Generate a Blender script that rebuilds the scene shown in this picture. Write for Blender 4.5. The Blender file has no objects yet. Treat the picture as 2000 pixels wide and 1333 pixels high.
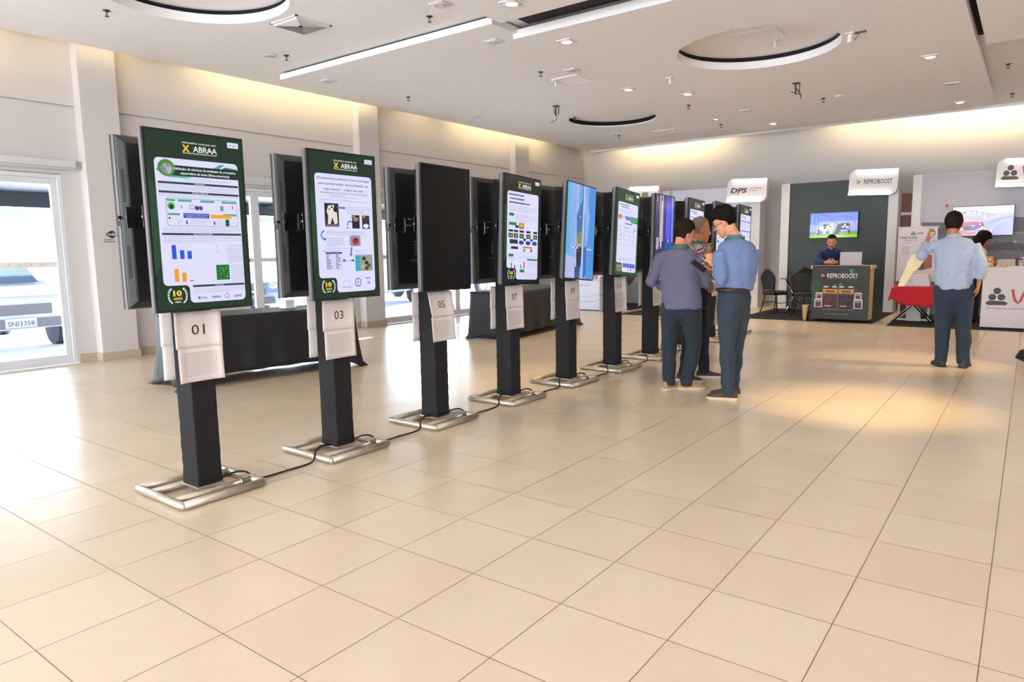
import bpy, bmesh, math, random
from mathutils import Vector, Matrix, Euler
random.seed(7)
PI = math.pi
D = bpy.data
COL = bpy.context.scene.collection
SC = bpy.context.scene

# ------------------------------------------------------------------ camera
CAM_H = 1.3832
YAW, PITCH, ROLL = math.radians(-36.8268), math.radians(7.3838), math.radians(0.8987)
FPX = 1349.36
def _cam():
    cy, sy = math.cos(YAW), math.sin(YAW)
    fwd = Vector((sy*math.cos(PITCH), cy*math.cos(PITCH), -math.sin(PITCH)))
    right = Vector((cy, -sy, 0)); down = fwd.cross(right)
    r = math.cos(ROLL)*right + math.sin(ROLL)*down
    d = -math.sin(ROLL)*right + math.cos(ROLL)*down
    cd = D.cameras.new('camera'); cd.sensor_width = 36; cd.lens = FPX*36/2000
    cd.clip_start = .05; cd.clip_end = 300
    co = D.objects.new('camera', cd); COL.objects.link(co)
    m = Matrix((( r.x, -d.x, -fwd.x, 0), (r.y, -d.y, -fwd.y, 0), (r.z, -d.z, -fwd.z, CAM_H), (0, 0, 0, 1)))
    co.matrix_world = m
    SC.camera = co
_cam()

# ------------------------------------------------------------------ world, exposure, large lights
SC.view_settings.view_transform = 'Standard'
SC.view_settings.look = 'None'
SC.view_settings.gamma = 1
SC.view_settings.exposure = 0.37
SC.view_settings.use_curve_mapping = False
w = D.worlds.new('world'); SC.world = w; w.use_nodes = True
_nt = w.node_tree; _nt.nodes.clear()
_bg = _nt.nodes.new('ShaderNodeBackground'); _o = _nt.nodes.new('ShaderNodeOutputWorld')
_bg.inputs[0].default_value = (.86, .93, 1.0, 1); _bg.inputs[1].default_value = 13.0
_nt.links.new(_bg.outputs[0], _o.inputs[0])
SC.cycles.use_denoising = True
SC.cycles.max_bounces = 8
SC.cycles.diffuse_bounces = 5
SC.cycles.sample_clamp_indirect = 6

def light(name, kind, loc, rot, energy, color, **kw):
    l = D.lights.new(name, kind); l.energy = energy; l.color = color
    for k, v in kw.items(): setattr(l, k, v)
    o = D.objects.new(name, l); COL.objects.link(o); o.location = loc; o.rotation_euler = rot
    return o
# openings through which the sky lights the hall (they only guide the sampling of the sky)
def portal(name, loc, rot, a, b):
    o = light(name, 'AREA', loc, rot, 1, (1, 1, 1), shape='RECTANGLE', size=a, size_y=b)
    o.data.cycles.is_portal = True
portal('sky_opening_near', (-10.4, 2.2, 1.25), (0, -PI/2, 0), 2.5, 3.3)
portal('sky_opening_middle', (-10.4, 7.47, 1.25), (0, -PI/2, 0), 2.5, 2.4)
portal('sky_opening_far', (-10.4, 11.3, 1.25), (0, -PI/2, 0), 2.5, 4.2)
portal('sky_opening_rear', (-1, -8.3, 1.95), (PI/2, 0, 0), 18, 2.3)
_s = light('sun', 'SUN', (-30, 5, 20), (0, 0, 0), 18, (1, .98, .95), angle=.02)
_s.rotation_euler = Vector((.5, -.25, -.75)).to_track_quat('-Z', 'Y').to_euler()

# ------------------------------------------------------------------ colour and materials
def lin(c): return c/12.92 if c <= .04045 else ((c+.055)/1.055)**2.4
def hx(s, a=1.0):
    s = s.lstrip('#'); return (lin(int(s[0:2], 16)/255), lin(int(s[2:4], 16)/255), lin(int(s[4:6], 16)/255), a)
def new_mat(name):
    m = D.materials.new(name); m.use_nodes = True
    return m, m.node_tree, m.node_tree.nodes['Principled BSDF']
def mat(name, color, rough=.5, metal=0., var=.06, vscale=8., bump=0., bscale=60., spec=.5, stretch=None, emit=None, estr=0., sheen=0., coat=0., bdist=.01, bdis=0.):
    m, nt, b = new_mat(name)
    c = hx(color) if isinstance(color, str) else color
    tc = nt.nodes.new('ShaderNodeTexCoord'); src = tc.outputs['Object']
    if stretch:
        mp = nt.nodes.new('ShaderNodeMapping'); mp.inputs['Scale'].default_value = stretch
        nt.links.new(src, mp.inputs[0]); src = mp.outputs[0]
    n = nt.nodes.new('ShaderNodeTexNoise'); n.inputs['Scale'].default_value = vscale; n.inputs['Detail'].default_value = 4
    nt.links.new(src, n.inputs['Vector'])
    mx = nt.nodes.new('ShaderNodeMix'); mx.data_type = 'RGBA'
    mx.inputs['A'].default_value = (c[0]*(1-var), c[1]*(1-var), c[2]*(1-var), 1)
    mx.inputs['B'].default_value = (min(1, c[0]*(1+var)), min(1, c[1]*(1+var)), min(1, c[2]*(1+var)), 1)
    nt.links.new(n.outputs['Fac'], mx.inputs['Factor']); nt.links.new(mx.outputs['Result'], b.inputs['Base Color'])
    b.inputs['Roughness'].default_value = rough; b.inputs['Metallic'].default_value = metal
    b.inputs['Specular IOR Level'].default_value = spec
    if sheen: b.inputs['Sheen Weight'].default_value = sheen
    if coat: b.inputs['Coat Weight'].default_value = coat
    if bump:
        n2 = nt.nodes.new('ShaderNodeTexNoise'); n2.inputs['Scale'].default_value = bscale; n2.inputs['Detail'].default_value = 3; n2.inputs['Distortion'].default_value = bdis
        nt.links.new(src, n2.inputs['Vector'])
        bp = nt.nodes.new('ShaderNodeBump'); bp.inputs['Strength'].default_value = bump; bp.inputs['Distance'].default_value = bdist
        nt.links.new(n2.outputs['Fac'], bp.inputs['Height']); nt.links.new(bp.outputs[0], b.inputs['Normal'])
    if emit:
        b.inputs['Emission Color'].default_value = hx(emit) if isinstance(emit, str) else emit
        b.inputs['Emission Strength'].default_value = estr
    return m
def attr_mat(name, screen, estr=1.0, rough=.5):
    m, nt, b = new_mat(name)
    a = nt.nodes.new('ShaderNodeAttribute'); a.attribute_name = 'Col'
    b.inputs['Roughness'].default_value = rough
    if screen:
        b.inputs['Base Color'].default_value = (.01, .01, .012, 1); b.inputs['Specular IOR Level'].default_value = .3
        nt.links.new(a.outputs['Color'], b.inputs['Emission Color']); b.inputs['Emission Strength'].default_value = estr
    else:
        nt.links.new(a.outputs['Color'], b.inputs['Base Color'])
    return m

M = {}
M['wall'] = mat('wall_paint', '#cfcac8', .7, var=.015, vscale=1.2, bump=.03, bscale=120)
M['ceiling'] = mat('ceiling_paint', '#f1f0f2', .8, var=.012, vscale=.8, bump=.02, bscale=90)
M['base'] = mat('baseboard_stone', '#b9aa96', .5, var=.05, vscale=14)
M['void'] = mat('matte_black_and_shade', '#0c0b12', .9, var=.1)  # plain matte black; also paints the shade in ceiling slots and recesses
M['frame_white'] = mat('white_aluminium', '#d9dce2', .35, var=.02, spec=.5)
M['blind'] = mat('blind_cassette', '#cfcfd2', .5, var=.03)
M['white'] = mat('white_laminate', '#e3dcdf', .45, var=.015)
M['panel_white'] = mat('white_panel', '#dcd9da', .5, var=.02, vscale=2)
M['panel_lilac'] = mat('lilac_white_panel', '#d6d4dd', .5, var=.02, vscale=2)
M['green_panel'] = mat('dark_green_panel', '#313a36', .45, var=.10, vscale=1.3)
M['wood_dark'] = mat('brown_wood', '#7a421c', .45, var=.18, vscale=3, stretch=(8, 8, 1))
M['wood_light'] = mat('pale_wood', '#e2bd85', .5, var=.05, stretch=(3, 3, .5))
M['black_plastic'] = mat('black_plastic', '#17171a', .35, var=.1)
M['tv_back'] = mat('tv_back_plastic', '#1c1c1e', .42, var=.12, vscale=3, bump=.05, bscale=200)
M['tv_edge'] = mat('tv_edge_plastic', '#77757a', .3, metal=.3, var=.05)
M['chrome'] = mat('chrome', '#d8d4cc', .14, metal=1, var=.03)
M['steel'] = mat('galvanised_tube', '#c2bbaf', .42, metal=.85, var=.14, vscale=30, bump=.04, bscale=200)
M['cloth_black'] = mat('black_post_fabric', '#0b0a0e', .85, var=.15, vscale=5, bump=.25, bscale=22, stretch=(1, 1, 3), sheen=.03)
M['cloth_table'] = mat('navy_black_tablecloth', '#0d0e15', .6, var=.2, vscale=3, bump=.15, bscale=12, sheen=.05)
M['cloth_top'] = mat('grey_sky_sheen', '#6e7682', .6, var=.1)  # unused; grey paints the sheen of the sky on a cloth top
M['cloth_red'] = mat('red_tablecloth', '#c3001c', .7, var=.12, vscale=6, sheen=.2)
M['rug'] = mat('black_carpet', '#1d1816', .95, var=.2, vscale=60, bump=.3, bscale=300)
M['cable'] = mat('black_cable', '#111112', .5, var=.1)
M['chair_black'] = mat('black_chair_vinyl', '#0f0f10', .6, var=.15)
M['chair_brown'] = mat('dark_brown_seat', '#3a2723', .7, var=.15)
M['chair_frame'] = mat('dark_bronze_tube', '#2c221d', .35, metal=.6, var=.1)
M['glass'] = None
M['red'] = mat('red_plastic', '#b52a22', .4, var=.05)
M['orange'] = mat('orange_bottle', '#e08a3c', .4, var=.08)
M['beige'] = mat('beige_cotton', '#e8d6ae', .85, var=.08, vscale=10, bump=.1)
M['grey_lid'] = mat('silver_laptop', '#b9b3b6', .35, metal=.4, var=.02)
M['lamp_on'] = mat('lit_lamp', '#ffffff', .5, emit='#fff0dd', estr=5)
M['lamp_off'] = mat('unlit_lamp_glass', '#bfbcb8', .4, var=.04)
M['metal_dark'] = mat('sprinkler_metal', '#4b4742', .4, metal=.6, var=.1)
M['print'] = attr_mat('printed_graphics', False, rough=.45)
M['paper_print'] = attr_mat('printed_paper', False, rough=.8)
M['screen'] = attr_mat('screen_image', True, .77, .14)
M['screen_off'] = mat('dark_screen_glass', '#0b0a09', .12, var=.05, spec=.4)
M['led'] = mat('warm_led_strip', '#ffffff', .5, emit='#fff3df', estr=5)

def glass_mat():
    m, nt, b = new_mat('door_glass')
    for n in list(nt.nodes):
        if n.type != 'OUTPUT_MATERIAL': nt.nodes.remove(n)
    out = [n for n in nt.nodes if n.type == 'OUTPUT_MATERIAL'][0]
    t = nt.nodes.new('ShaderNodeBsdfTransparent'); t.inputs[0].default_value = (.93, .96, .97, 1)
    g = nt.nodes.new('ShaderNodeBsdfGlossy'); g.inputs['Roughness'].default_value = .03
    lw = nt.nodes.new('ShaderNodeLayerWeight'); lw.inputs[0].default_value = .5
    fr = nt.nodes.new('ShaderNodeMath'); fr.operation = 'POWER'; fr.inputs[1].default_value = 4; nt.links.new(lw.outputs['Facing'], fr.inputs[0])
    no = nt.nodes.new('ShaderNodeTexNoise'); no.inputs['Scale'].default_value = 3
    mt = nt.nodes.new('ShaderNodeMath'); mt.operation = 'MULTIPLY_ADD'; mt.inputs[1].default_value = .02
    nt.links.new(no.outputs['Fac'], mt.inputs[0]); nt.links.new(fr.outputs[0], mt.inputs[2])
    mx = nt.nodes.new('ShaderNodeMixShader'); nt.links.new(mt.outputs[0], mx.inputs[0])
    nt.links.new(t.outputs[0], mx.inputs[1]); nt.links.new(g.outputs[0], mx.inputs[2]); nt.links.new(mx.outputs[0], out.inputs[0])
    return m
M['glass'] = glass_mat()

def floor_mat():
    T, OX, OY = .45, -1.85129, 1.71532
    m, nt, b = new_mat('ceramic_floor_tiles'); N = nt.nodes; L = nt.links
    tc = N.new('ShaderNodeTexCoord'); sep = N.new('ShaderNodeSeparateXYZ'); L.new(tc.outputs['Object'], sep.inputs[0])
    def math_(op, a, b_=None, c=None):
        n = N.new('ShaderNodeMath'); n.operation = op
        for i, v in enumerate((a, b_, c)):
            if v is None: continue
            if isinstance(v, (int, float)): n.inputs[i].default_value = v
            else: L.new(v, n.inputs[i])
        return n.outputs[0]
    masks, cells = [], []
    for ax, off, width in ((0, OX, .0078), (1, OY, .0072)):
        u = math_('DIVIDE', math_('SUBTRACT', sep.outputs[ax], off), T)
        cells.append(math_('FLOOR', u))
        f = math_('FRACT', u)
        d = math_('MINIMUM', f, math_('SUBTRACT', 1.0, f))
        masks.append(math_('SUBTRACT', 1.0, math_('MINIMUM', 1.0, math_('DIVIDE', d, width/T*.5))))
    # clamp to 0..1
    g = math_('MAXIMUM', math_('MAXIMUM', masks[0], 0.0), math_('MAXIMUM', masks[1], 0.0))
    cb = N.new('ShaderNodeCombineXYZ'); L.new(cells[0], cb.inputs[0]); L.new(cells[1], cb.inputs[1])
    wn = N.new('ShaderNodeTexWhiteNoise'); wn.noise_dimensions = '3D'; L.new(cb.outputs[0], wn.inputs[0])
    n1 = N.new('ShaderNodeTexNoise'); n1.inputs['Scale'].default_value = 4; n1.inputs['Detail'].default_value = 3
    off = N.new('ShaderNodeVectorMath'); off.operation = 'MULTIPLY_ADD'
    L.new(wn.outputs['Color'], off.inputs[0]); off.inputs[1].default_value = (9, 9, 9); L.new(tc.outputs['Object'], off.inputs[2])
    L.new(off.outputs[0], n1.inputs['Vector'])
    mixv = math_('ADD', math_('MULTIPLY', n1.outputs['Fac'], .6), math_('MULTIPLY', wn.outputs['Value'], .4))
    ramp = N.new('ShaderNodeMix'); ramp.data_type = 'RGBA'; L.new(mixv, ramp.inputs['Factor'])
    ramp.inputs['A'].default_value = hx('#cebca4'); ramp.inputs['B'].default_value = hx('#dbccb5')
    mx = N.new('ShaderNodeMix'); mx.data_type = 'RGBA'; L.new(g, mx.inputs['Factor']); L.new(ramp.outputs['Result'], mx.inputs['A'])
    mx.inputs['B'].default_value = hx('#5c4734')
    L.new(mx.outputs['Result'], b.inputs['Base Color'])
    n2 = N.new('ShaderNodeTexNoise'); n2.inputs['Scale'].default_value = 9; n2.inputs['Detail'].default_value = 1.5
    L.new(off.outputs[0], n2.inputs['Vector'])
    r = .27
    L.new(math_('MULTIPLY_ADD', g, .4, r), b.inputs['Roughness'])
    bp = N.new('ShaderNodeBump'); bp.inputs['Strength'].default_value = .12; bp.inputs['Distance'].default_value = .003
    h = math_('SUBTRACT', n2.outputs['Fac'], math_('MULTIPLY', g, 1.5))
    L.new(h, bp.inputs['Height']); L.new(bp.outputs[0], b.inputs['Normal'])
    b.inputs['Specular IOR Level'].default_value = .75
    return m
M['floor'] = floor_mat()

# ------------------------------------------------------------------ mesh helpers
class MB:
    def __init__(s): s.v = []; s.f = []; s.m = []; s.sm = []
    def add(s, vs, fs, mi=0, smooth=False):
        o = len(s.v); s.v += [tuple(v) for v in vs]
        for i, f in enumerate(fs):
            s.f.append(tuple(o+k for k in f)); s.m.append(mi); s.sm.append(smooth if isinstance(smooth, bool) else smooth[i])
        return s
    def box(s, c, d, mi=0, rot=None):
        x, y, z = d[0]/2, d[1]/2, d[2]/2
        vs = [Vector((a*x, b*y, e*z)) for a in (-1, 1) for b in (-1, 1) for e in (-1, 1)]
        if rot is not None: vs = [rot @ v for v in vs]
        vs = [v+Vector(c) for v in vs]
        return s.add(vs, [(0, 1, 3, 2), (4, 6, 7, 5), (0, 4, 5, 1), (2, 3, 7, 6), (0, 2, 6, 4), (1, 5, 7, 3)], mi)
    def box2(s, a, b, mi=0):
        return s.box([(a[i]+b[i])/2 for i in range(3)], [abs(b[i]-a[i]) for i in range(3)], mi)
    def rings(s, R, mi=0, cap=True, smooth=True, closed=False):
        n = len(R[0]); vs = [p for r in R for p in r]; fs = []; sm = []
        m = len(R)
        for i in range(m if closed else m-1):
            for k in range(n):
                fs.append((i*n+k, i*n+(k+1) % n, ((i+1) % m)*n+(k+1) % n, ((i+1) % m)*n+k)); sm.append(smooth)
        if cap and not closed:
            fs.append(tuple(reversed(range(n)))); sm.append(False)
            fs.append(tuple((m-1)*n+k for k in range(n))); sm.append(False)
        return s.add(vs, fs, mi, sm)
    def cyl(s, p0, p1, r0, r1=None, n=16, mi=0, cap=True):
        p0, p1 = Vector(p0), Vector(p1); r1 = r0 if r1 is None else r1
        t = (p1-p0).normalized(); a = t.orthogonal().normalized(); b = t.cross(a)
        R = [[p+(a*math.cos(2*PI*k/n)+b*math.sin(2*PI*k/n))*r for k in range(n)] for p, r in ((p0, r0), (p1, r1))]
        return s.rings(R, mi, cap)
    def tube(s, pts, r, n=10, mi=0):
        pts = [Vector(p) for p in pts]; R = []; a = None
        for i, p in enumerate(pts):
            t = (pts[min(i+1, len(pts)-1)]-pts[max(i-1, 0)]).normalized()
            if a is None: a = t.orthogonal().normalized()
            a = (a-t*a.dot(t)).normalized(); b = t.cross(a)
            rr = r[i] if isinstance(r, (list, tuple)) else r
            R.append([p+(a*math.cos(2*PI*k/n)+b*math.sin(2*PI*k/n))*rr for k in range(n)])
        return s.rings(R, mi)
    def lathe(s, prof, c=(0, 0, 0), n=24, mi=0, cap=True):
        c = Vector(c)
        R = [[c+Vector((r*math.cos(2*PI*k/n), r*math.sin(2*PI*k/n), z)) for k in range(n)] for r, z in prof]
        return s.rings(R, mi, cap)
    def sphere(s, c, r, n=12, mi=0, sc=(1, 1, 1)):
        c = Vector(c); R = []
        for i in range(1, n):
            a = PI*i/n
            R.append([c+Vector((math.sin(a)*math.cos(2*PI*k/n)*r*sc[0], math.sin(a)*math.sin(2*PI*k/n)*r*sc[1], -math.cos(a)*r*sc[2])) for k in range(n)])
        return s.rings(R, mi)
    def prism(s, poly, axis, a, b, mi=0, smooth=False):
        def P(u, v, t): return {'x': (t, u, v), 'y': (u, t, v), 'z': (u, v, t)}[axis]
        n = len(poly); vs = [P(u, v, a) for u, v in poly]+[P(u, v, b) for u, v in poly]
        fs = [tuple(range(n)), tuple(reversed(range(n, 2*n)))]+[(k, k+n, (k+1) % n+n, (k+1) % n) for k in range(n)]
        return s.add(vs, fs, mi, [False, False]+[smooth]*n)
    def build(s, name, mats, parent=None, bevel=0., seg=2, label=None, loc=None, col=None):
        me = D.meshes.new(name); me.from_pydata(s.v, [], s.f)
        if not isinstance(mats, (list, tuple)): mats = [mats]
        for m in mats: me.materials.append(M[m] if isinstance(m, str) else m)
        me.polygons.foreach_set('material_index', s.m); me.polygons.foreach_set('use_smooth', s.sm)
        me.update()
        bm = bmesh.new(); bm.from_mesh(me); bmesh.ops.recalc_face_normals(bm, faces=bm.faces); bm.to_mesh(me); bm.free()
        o = D.objects.new(name, me); COL.objects.link(o)
        if parent: o.parent = parent
        if bevel:
            b = o.modifiers.new('bevel', 'BEVEL'); b.width = bevel; b.segments = seg; b.limit_method = 'ANGLE'; b.angle_limit = .6
        if label: o['label'] = label
        if loc: o.location = loc
        return o
def tag(o, label, cat, group=None):
    o['label'] = label; o['category'] = cat
    if group: o['group'] = group
    return o
def empty(name, label, cat, loc=(0, 0, 0), rz=0., group=None):
    o = D.objects.new(name, None); COL.objects.link(o); o.location = loc; o.rotation_euler = (0, 0, rz); o.empty_display_size = .1
    return tag(o, label, cat, group)
def struct(o): o['kind'] = 'structure'; return o
def copy_tree(o, parent=None):
    c = o.copy(); COL.objects.link(c)
    if parent: c.parent = parent
    for ch in [x for x in D.objects if x.parent == o]: copy_tree(ch, c)
    return c

# ------------------------------------------------------------------ flat artwork (screens, prints): polygons and lettering coloured per face
_tcache = {}
def text_geo(s, bold=0.):
    key = (s, bold)
    if key in _tcache: return _tcache[key]
    c = D.curves.new('lettering', 'FONT'); c.body = s; c.size = 1; c.offset = bold; c.resolution_u = 2; c.fill_mode = 'FRONT'
    o = D.objects.new('lettering', c); COL.objects.link(o)
    dg = bpy.context.evaluated_depsgraph_get(); dg.update()
    me = D.meshes.new_from_object(o.evaluated_get(dg))
    vs = [tuple(v.co) for v in me.vertices]; fs = [tuple(p.vertices) for p in me.polygons]
    D.objects.remove(o); D.curves.remove(c); D.meshes.remove(me)
    _tcache[key] = (vs, fs); return _tcache[key]
class Art:
    """coordinates u: 0..W from the left, v: 0..H from the top, metres"""
    def __init__(s, W, H, O=(0, 0, 0), R=(0, 1, 0), U=(0, 0, 1), N=(1, 0, 0), step=.0005, inc=.05):
        s.W, s.H = W, H; s.O, s.R, s.U, s.N = Vector(O), Vector(R), Vector(U), Vector(N); s.step = step
        s.v = []; s.f = []; s.c = []; s.k = 0; s.inc = inc; s.hold = False
    def P(s, u, v): return s.O+s.R*(u-s.W/2)+s.U*(s.H/2-v)+s.N*(s.k*s.step)
    def poly(s, pts, col):
        col = hx(col) if isinstance(col, str) else col
        if not s.hold: s.k += s.inc
        o = len(s.v); s.v += [s.P(*p) for p in pts]; s.f.append(tuple(range(o, o+len(pts)))); s.c.append(col)
    def up(s): s.k += 1; return s
    def rect(s, u0, v0, u1, v1, col): s.poly([(u0, v0), (u0, v1), (u1, v1), (u1, v0)], col)
    def rrect(s, u0, v0, u1, v1, r, col, corners=(1, 1, 1, 1), n=6):
        pts = []
        for i, (cx, cy, a0) in enumerate(((u0+r, v0+r, PI), (u1-r, v0+r, 1.5*PI), (u1-r, v1-r, 0), (u0+r, v1-r, .5*PI))):
            if corners[i]: pts += [(cx+r*math.cos(a0+k*PI/2/n), cy+r*math.sin(a0+k*PI/2/n)) for k in range(n+1)]
            else: pts.append(((u0, v0), (u1, v0), (u1, v1), (u0, v1))[i])
        s.poly(pts[::-1], col)
    def ell(s, u, v, ru, rv, col, n=20, a0=0, a1=2*PI):
        s.poly([(u+ru*math.cos(a1+(a0-a1)*k/n), v+rv*math.sin(a1+(a0-a1)*k/n)) for k in range(n+(0 if a1-a0 >= 2*PI else 1))], col)
    def line(s, pts, w, col):
        s.k += s.inc; s.hold = True
        for (a, b), (c, d) in zip(pts, pts[1:]):
            L = math.hypot(c-a, d-b) or 1; nx, ny = -(d-b)/L*w/2, (c-a)/L*w/2
            s.poly([(a+nx, b+ny), (c+nx, d+ny), (c-nx, d-ny), (a-nx, b-ny)], col)
        s.hold = False
    def arc(s, u, v, ru, rv, a0, a1, w, col, n=18):
        s.stroke([(u+ru*math.cos(a0+(a1-a0)*k/n), v+rv*math.sin(a0+(a1-a0)*k/n)) for k in range(n+1)], w, col)
    def stroke(s, pts, w, col):
        L, R = [], []
        for i, (a, b) in enumerate(pts):
            p, q = pts[max(i-1, 0)], pts[min(i+1, len(pts)-1)]; dx, dy = q[0]-p[0], q[1]-p[1]; l = math.hypot(dx, dy) or 1
            L.append((a-dy/l*w/2, b+dx/l*w/2)); R.append((a+dy/l*w/2, b-dx/l*w/2))
        s.k += s.inc; s.hold = True
        for i in range(len(pts)-1): s.poly([L[i], L[i+1], R[i+1], R[i]], col)
        s.hold = False
    def text(s, t, u, v, h, col, w=None, bold=0., align='c', rot=0., slant=0.):
        vs, fs = text_geo(t, bold); col = hx(col) if isinstance(col, str) else col
        if not vs: return
        s.k += s.inc
        x0 = min(p[0] for p in vs); x1 = max(p[0] for p in vs)
        k = h/.73; kx = k if w is None else w/(x1-x0)
        W_ = (x1-x0)*kx; off = {'c': -W_/2, 'l': 0, 'r': -W_}[align]
        o = len(s.v)
        for p in vs:
            a, b = (p[0]-x0)*kx+off+slant*p[1]*k, (p[1]-.365)*k
            if rot: a, b = a*math.cos(rot)-b*math.sin(rot), a*math.sin(rot)+b*math.cos(rot)
            s.v.append(s.P(u+a, v-b))
        for f in fs: s.f.append(tuple(o+i for i in f)); s.c.append(col)
    def lines(s, u0, v0, u1, v1, n, col='#b2b2cc', th=.28, seed=1, just=True):
        r = random.Random(seed); dv = (v1-v0)/n; s.k += s.inc; s.hold = True
        for i in range(n):
            v = v0+dv*(i+.5); e = u1 if just and i < n-1 else u0+(u1-u0)*r.uniform(.4, .95); u = u0
            while u < e:
                L = min(e-u, r.uniform(.012, .05)*1.0)
                s.rect(u, v-dv*th/2, u+L, v+dv*th/2, col); u += L+.0035
        s.hold = False
    def build(s, name, m, parent=None, label=None):
        me = D.meshes.new(name); me.from_pydata([tuple(p) for p in s.v], [], s.f)
        a = me.color_attributes.new('Col', 'FLOAT_COLOR', 'CORNER')
        flat = []
        for p, c in zip(me.polygons, s.c): flat += list(c)*p.loop_total
        a.data.foreach_set('color', flat)
        me.materials.append(M[m]); me.update()
        o = D.objects.new(name, me); COL.objects.link(o)
        if parent: o.parent = parent
        if label: o['label'] = label
        return o

# ================================================================== the hall
XW, YF = -10.12, 17.15          # left wall face, far wall face
ZP, ZS = 4.06, 3.90             # upper ceiling, lowered slabs
struct(MB().box2((XW, -8, -.1), (8.2, 17.4, 0)).build('floor', 'floor'))
# left wall in pieces round the three door openings
lw = MB()
segs = [(-8, .6), (3.84, 6.33), (8.62, 9.28), (13.3, 17.35)]
for a, b in segs: lw.box2((XW-.2, a, 0), (XW, b, 2.47))
lw.box2((XW-.2, -8, 2.47), (XW, 17.35, 3.33))
lw.box2((XW-.2, -8, 3.345), (XW+.012, 17.35, 4.6))
lw.box2((XW-.2, -8, 3.33), (XW-.02, 17.35, 3.345))
struct(lw.build('wall_left', 'wall'))
for i, (a, b) in enumerate(((4.08, 4.56), (8.74, 9.22), (13.55, 14.1))):
    struct(MB().box2((XW-.05, a, .0), (XW+.17, b, 4.6)).build('trim_%d' % (i+1), 'wall', bevel=.008))
bb = MB()
for a, b in ((3.86, 4.08), (4.56, 6.31), (8.64, 8.74), (9.22, 9.26), (13.32, 13.55), (14.1, 17.15)): bb.box2((XW, a, 0), (XW+.02, b, .11))
for a, b in ((4.065, 4.575), (8.725, 9.235), (13.535, 14.115)): bb.box2((XW+.0, a, 0), (XW+.19, b, .11))
struct(bb.build('baseboard_left', 'base', bevel=.004))
struct(MB().box2((XW-.2, YF, 0), (8.2, YF+.2, 4.6)).build('wall_far', 'wall'))
struct(MB().box2((XW, YF-.02, 0), (8, YF, .11)).build('baseboard_far', 'base'))
struct(MB().box2((8, -8, 0), (8.2, 17.35, 4.6)).build('wall_right', 'wall'))
wb = MB().box2((XW-.2, -8.2, 3.8), (8.2, -8, 4.6)).box2((XW-.2, -8.2, 0), (8.2, -8, .8)).box2((XW-.2, -8.2, 3.1), (8.2, -8, 3.8))
for x in (-10.2, -6, -1.6, 2.8, 7.8): wb.box2((x-.12, -8.2, .25), (x+.3, -8, 3.8))
struct(wb.build('wall_rear', 'wall'))
struct(MB().box2((XW-.2, -8.2, 4.6), (8.2, 17.35, 4.7)).build('ceiling_deck', 'void'))

def slab(name, x0, x1, y0, y1, z0, z1, hole=None, m='ceiling'):
    mb = MB()
    if not hole: mb.box2((x0, y0, z0), (x1, y1, z1))
    else:
        cx, cy, r = hole; n = 96; q = r*1.15
        for z, fl in ((z0, 0), (z1, 1)):
            V = []; F = []
            for k in range(n):
                a = 2*PI*k/n; c, s_ = math.cos(a), math.sin(a); e = q/max(abs(c), abs(s_))
                V += [(cx+r*c, cy+r*s_, z), (cx+e*c, cy+e*s_, z)]
            for k in range(n): F.append((2*k, 2*k+1, (2*k+3) % (2*n), (2*k+2) % (2*n)))
            mb.add(V, F)
            for a, b, c, d in ((x0, cx-q, y0, y1), (cx+q, x1, y0, y1), (cx-q, cx+q, y0, cy-q), (cx-q, cx+q, cy+q, y1)):
                mb.add([(a, c, z), (b, c, z), (b, d, z), (a, d, z)], [(0, 1, 2, 3)])
        V = [(cx+r*math.cos(2*PI*k/n), cy+r*math.sin(2*PI*k/n), z) for z in (z0, z1) for k in range(n)]
        mb.add(V, [(k, (k+1) % n, n+(k+1) % n, n+k) for k in range(n)], 0, True)
        for a, b, c, d in ((x0, y0, x1, y0), (x1, y0, x1, y1), (x1, y1, x0, y1), (x0, y1, x0, y0)):
            mb.add([(a, b, z0), (c, d, z0), (c, d, z1), (a, b, z1)], [(0, 1, 2, 3)])
    return struct(mb.build(name, m))
slab('ceiling_upper', -9.80, 8, -8, 16.78, ZP, ZP+.1, (-7.07, 4.08, .94))
slab('ceiling_slab_left', -9.08, -5.08, 6.5, 15.0, 3.955, 4.035, (-6.83, 12.54, .86))
slab('ceiling_slab_centre', -5.13, -.72, 6.97, 15.45, ZS, 4.0, (-2.99, 9.31, .99))
slab('ceiling_slab_near', -4.88, 8, -8, 6.41, ZS, 4.0)
slab('ceiling_slab_right', -.63, 8, 6.41, 10.98, ZS, 4.0)
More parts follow.
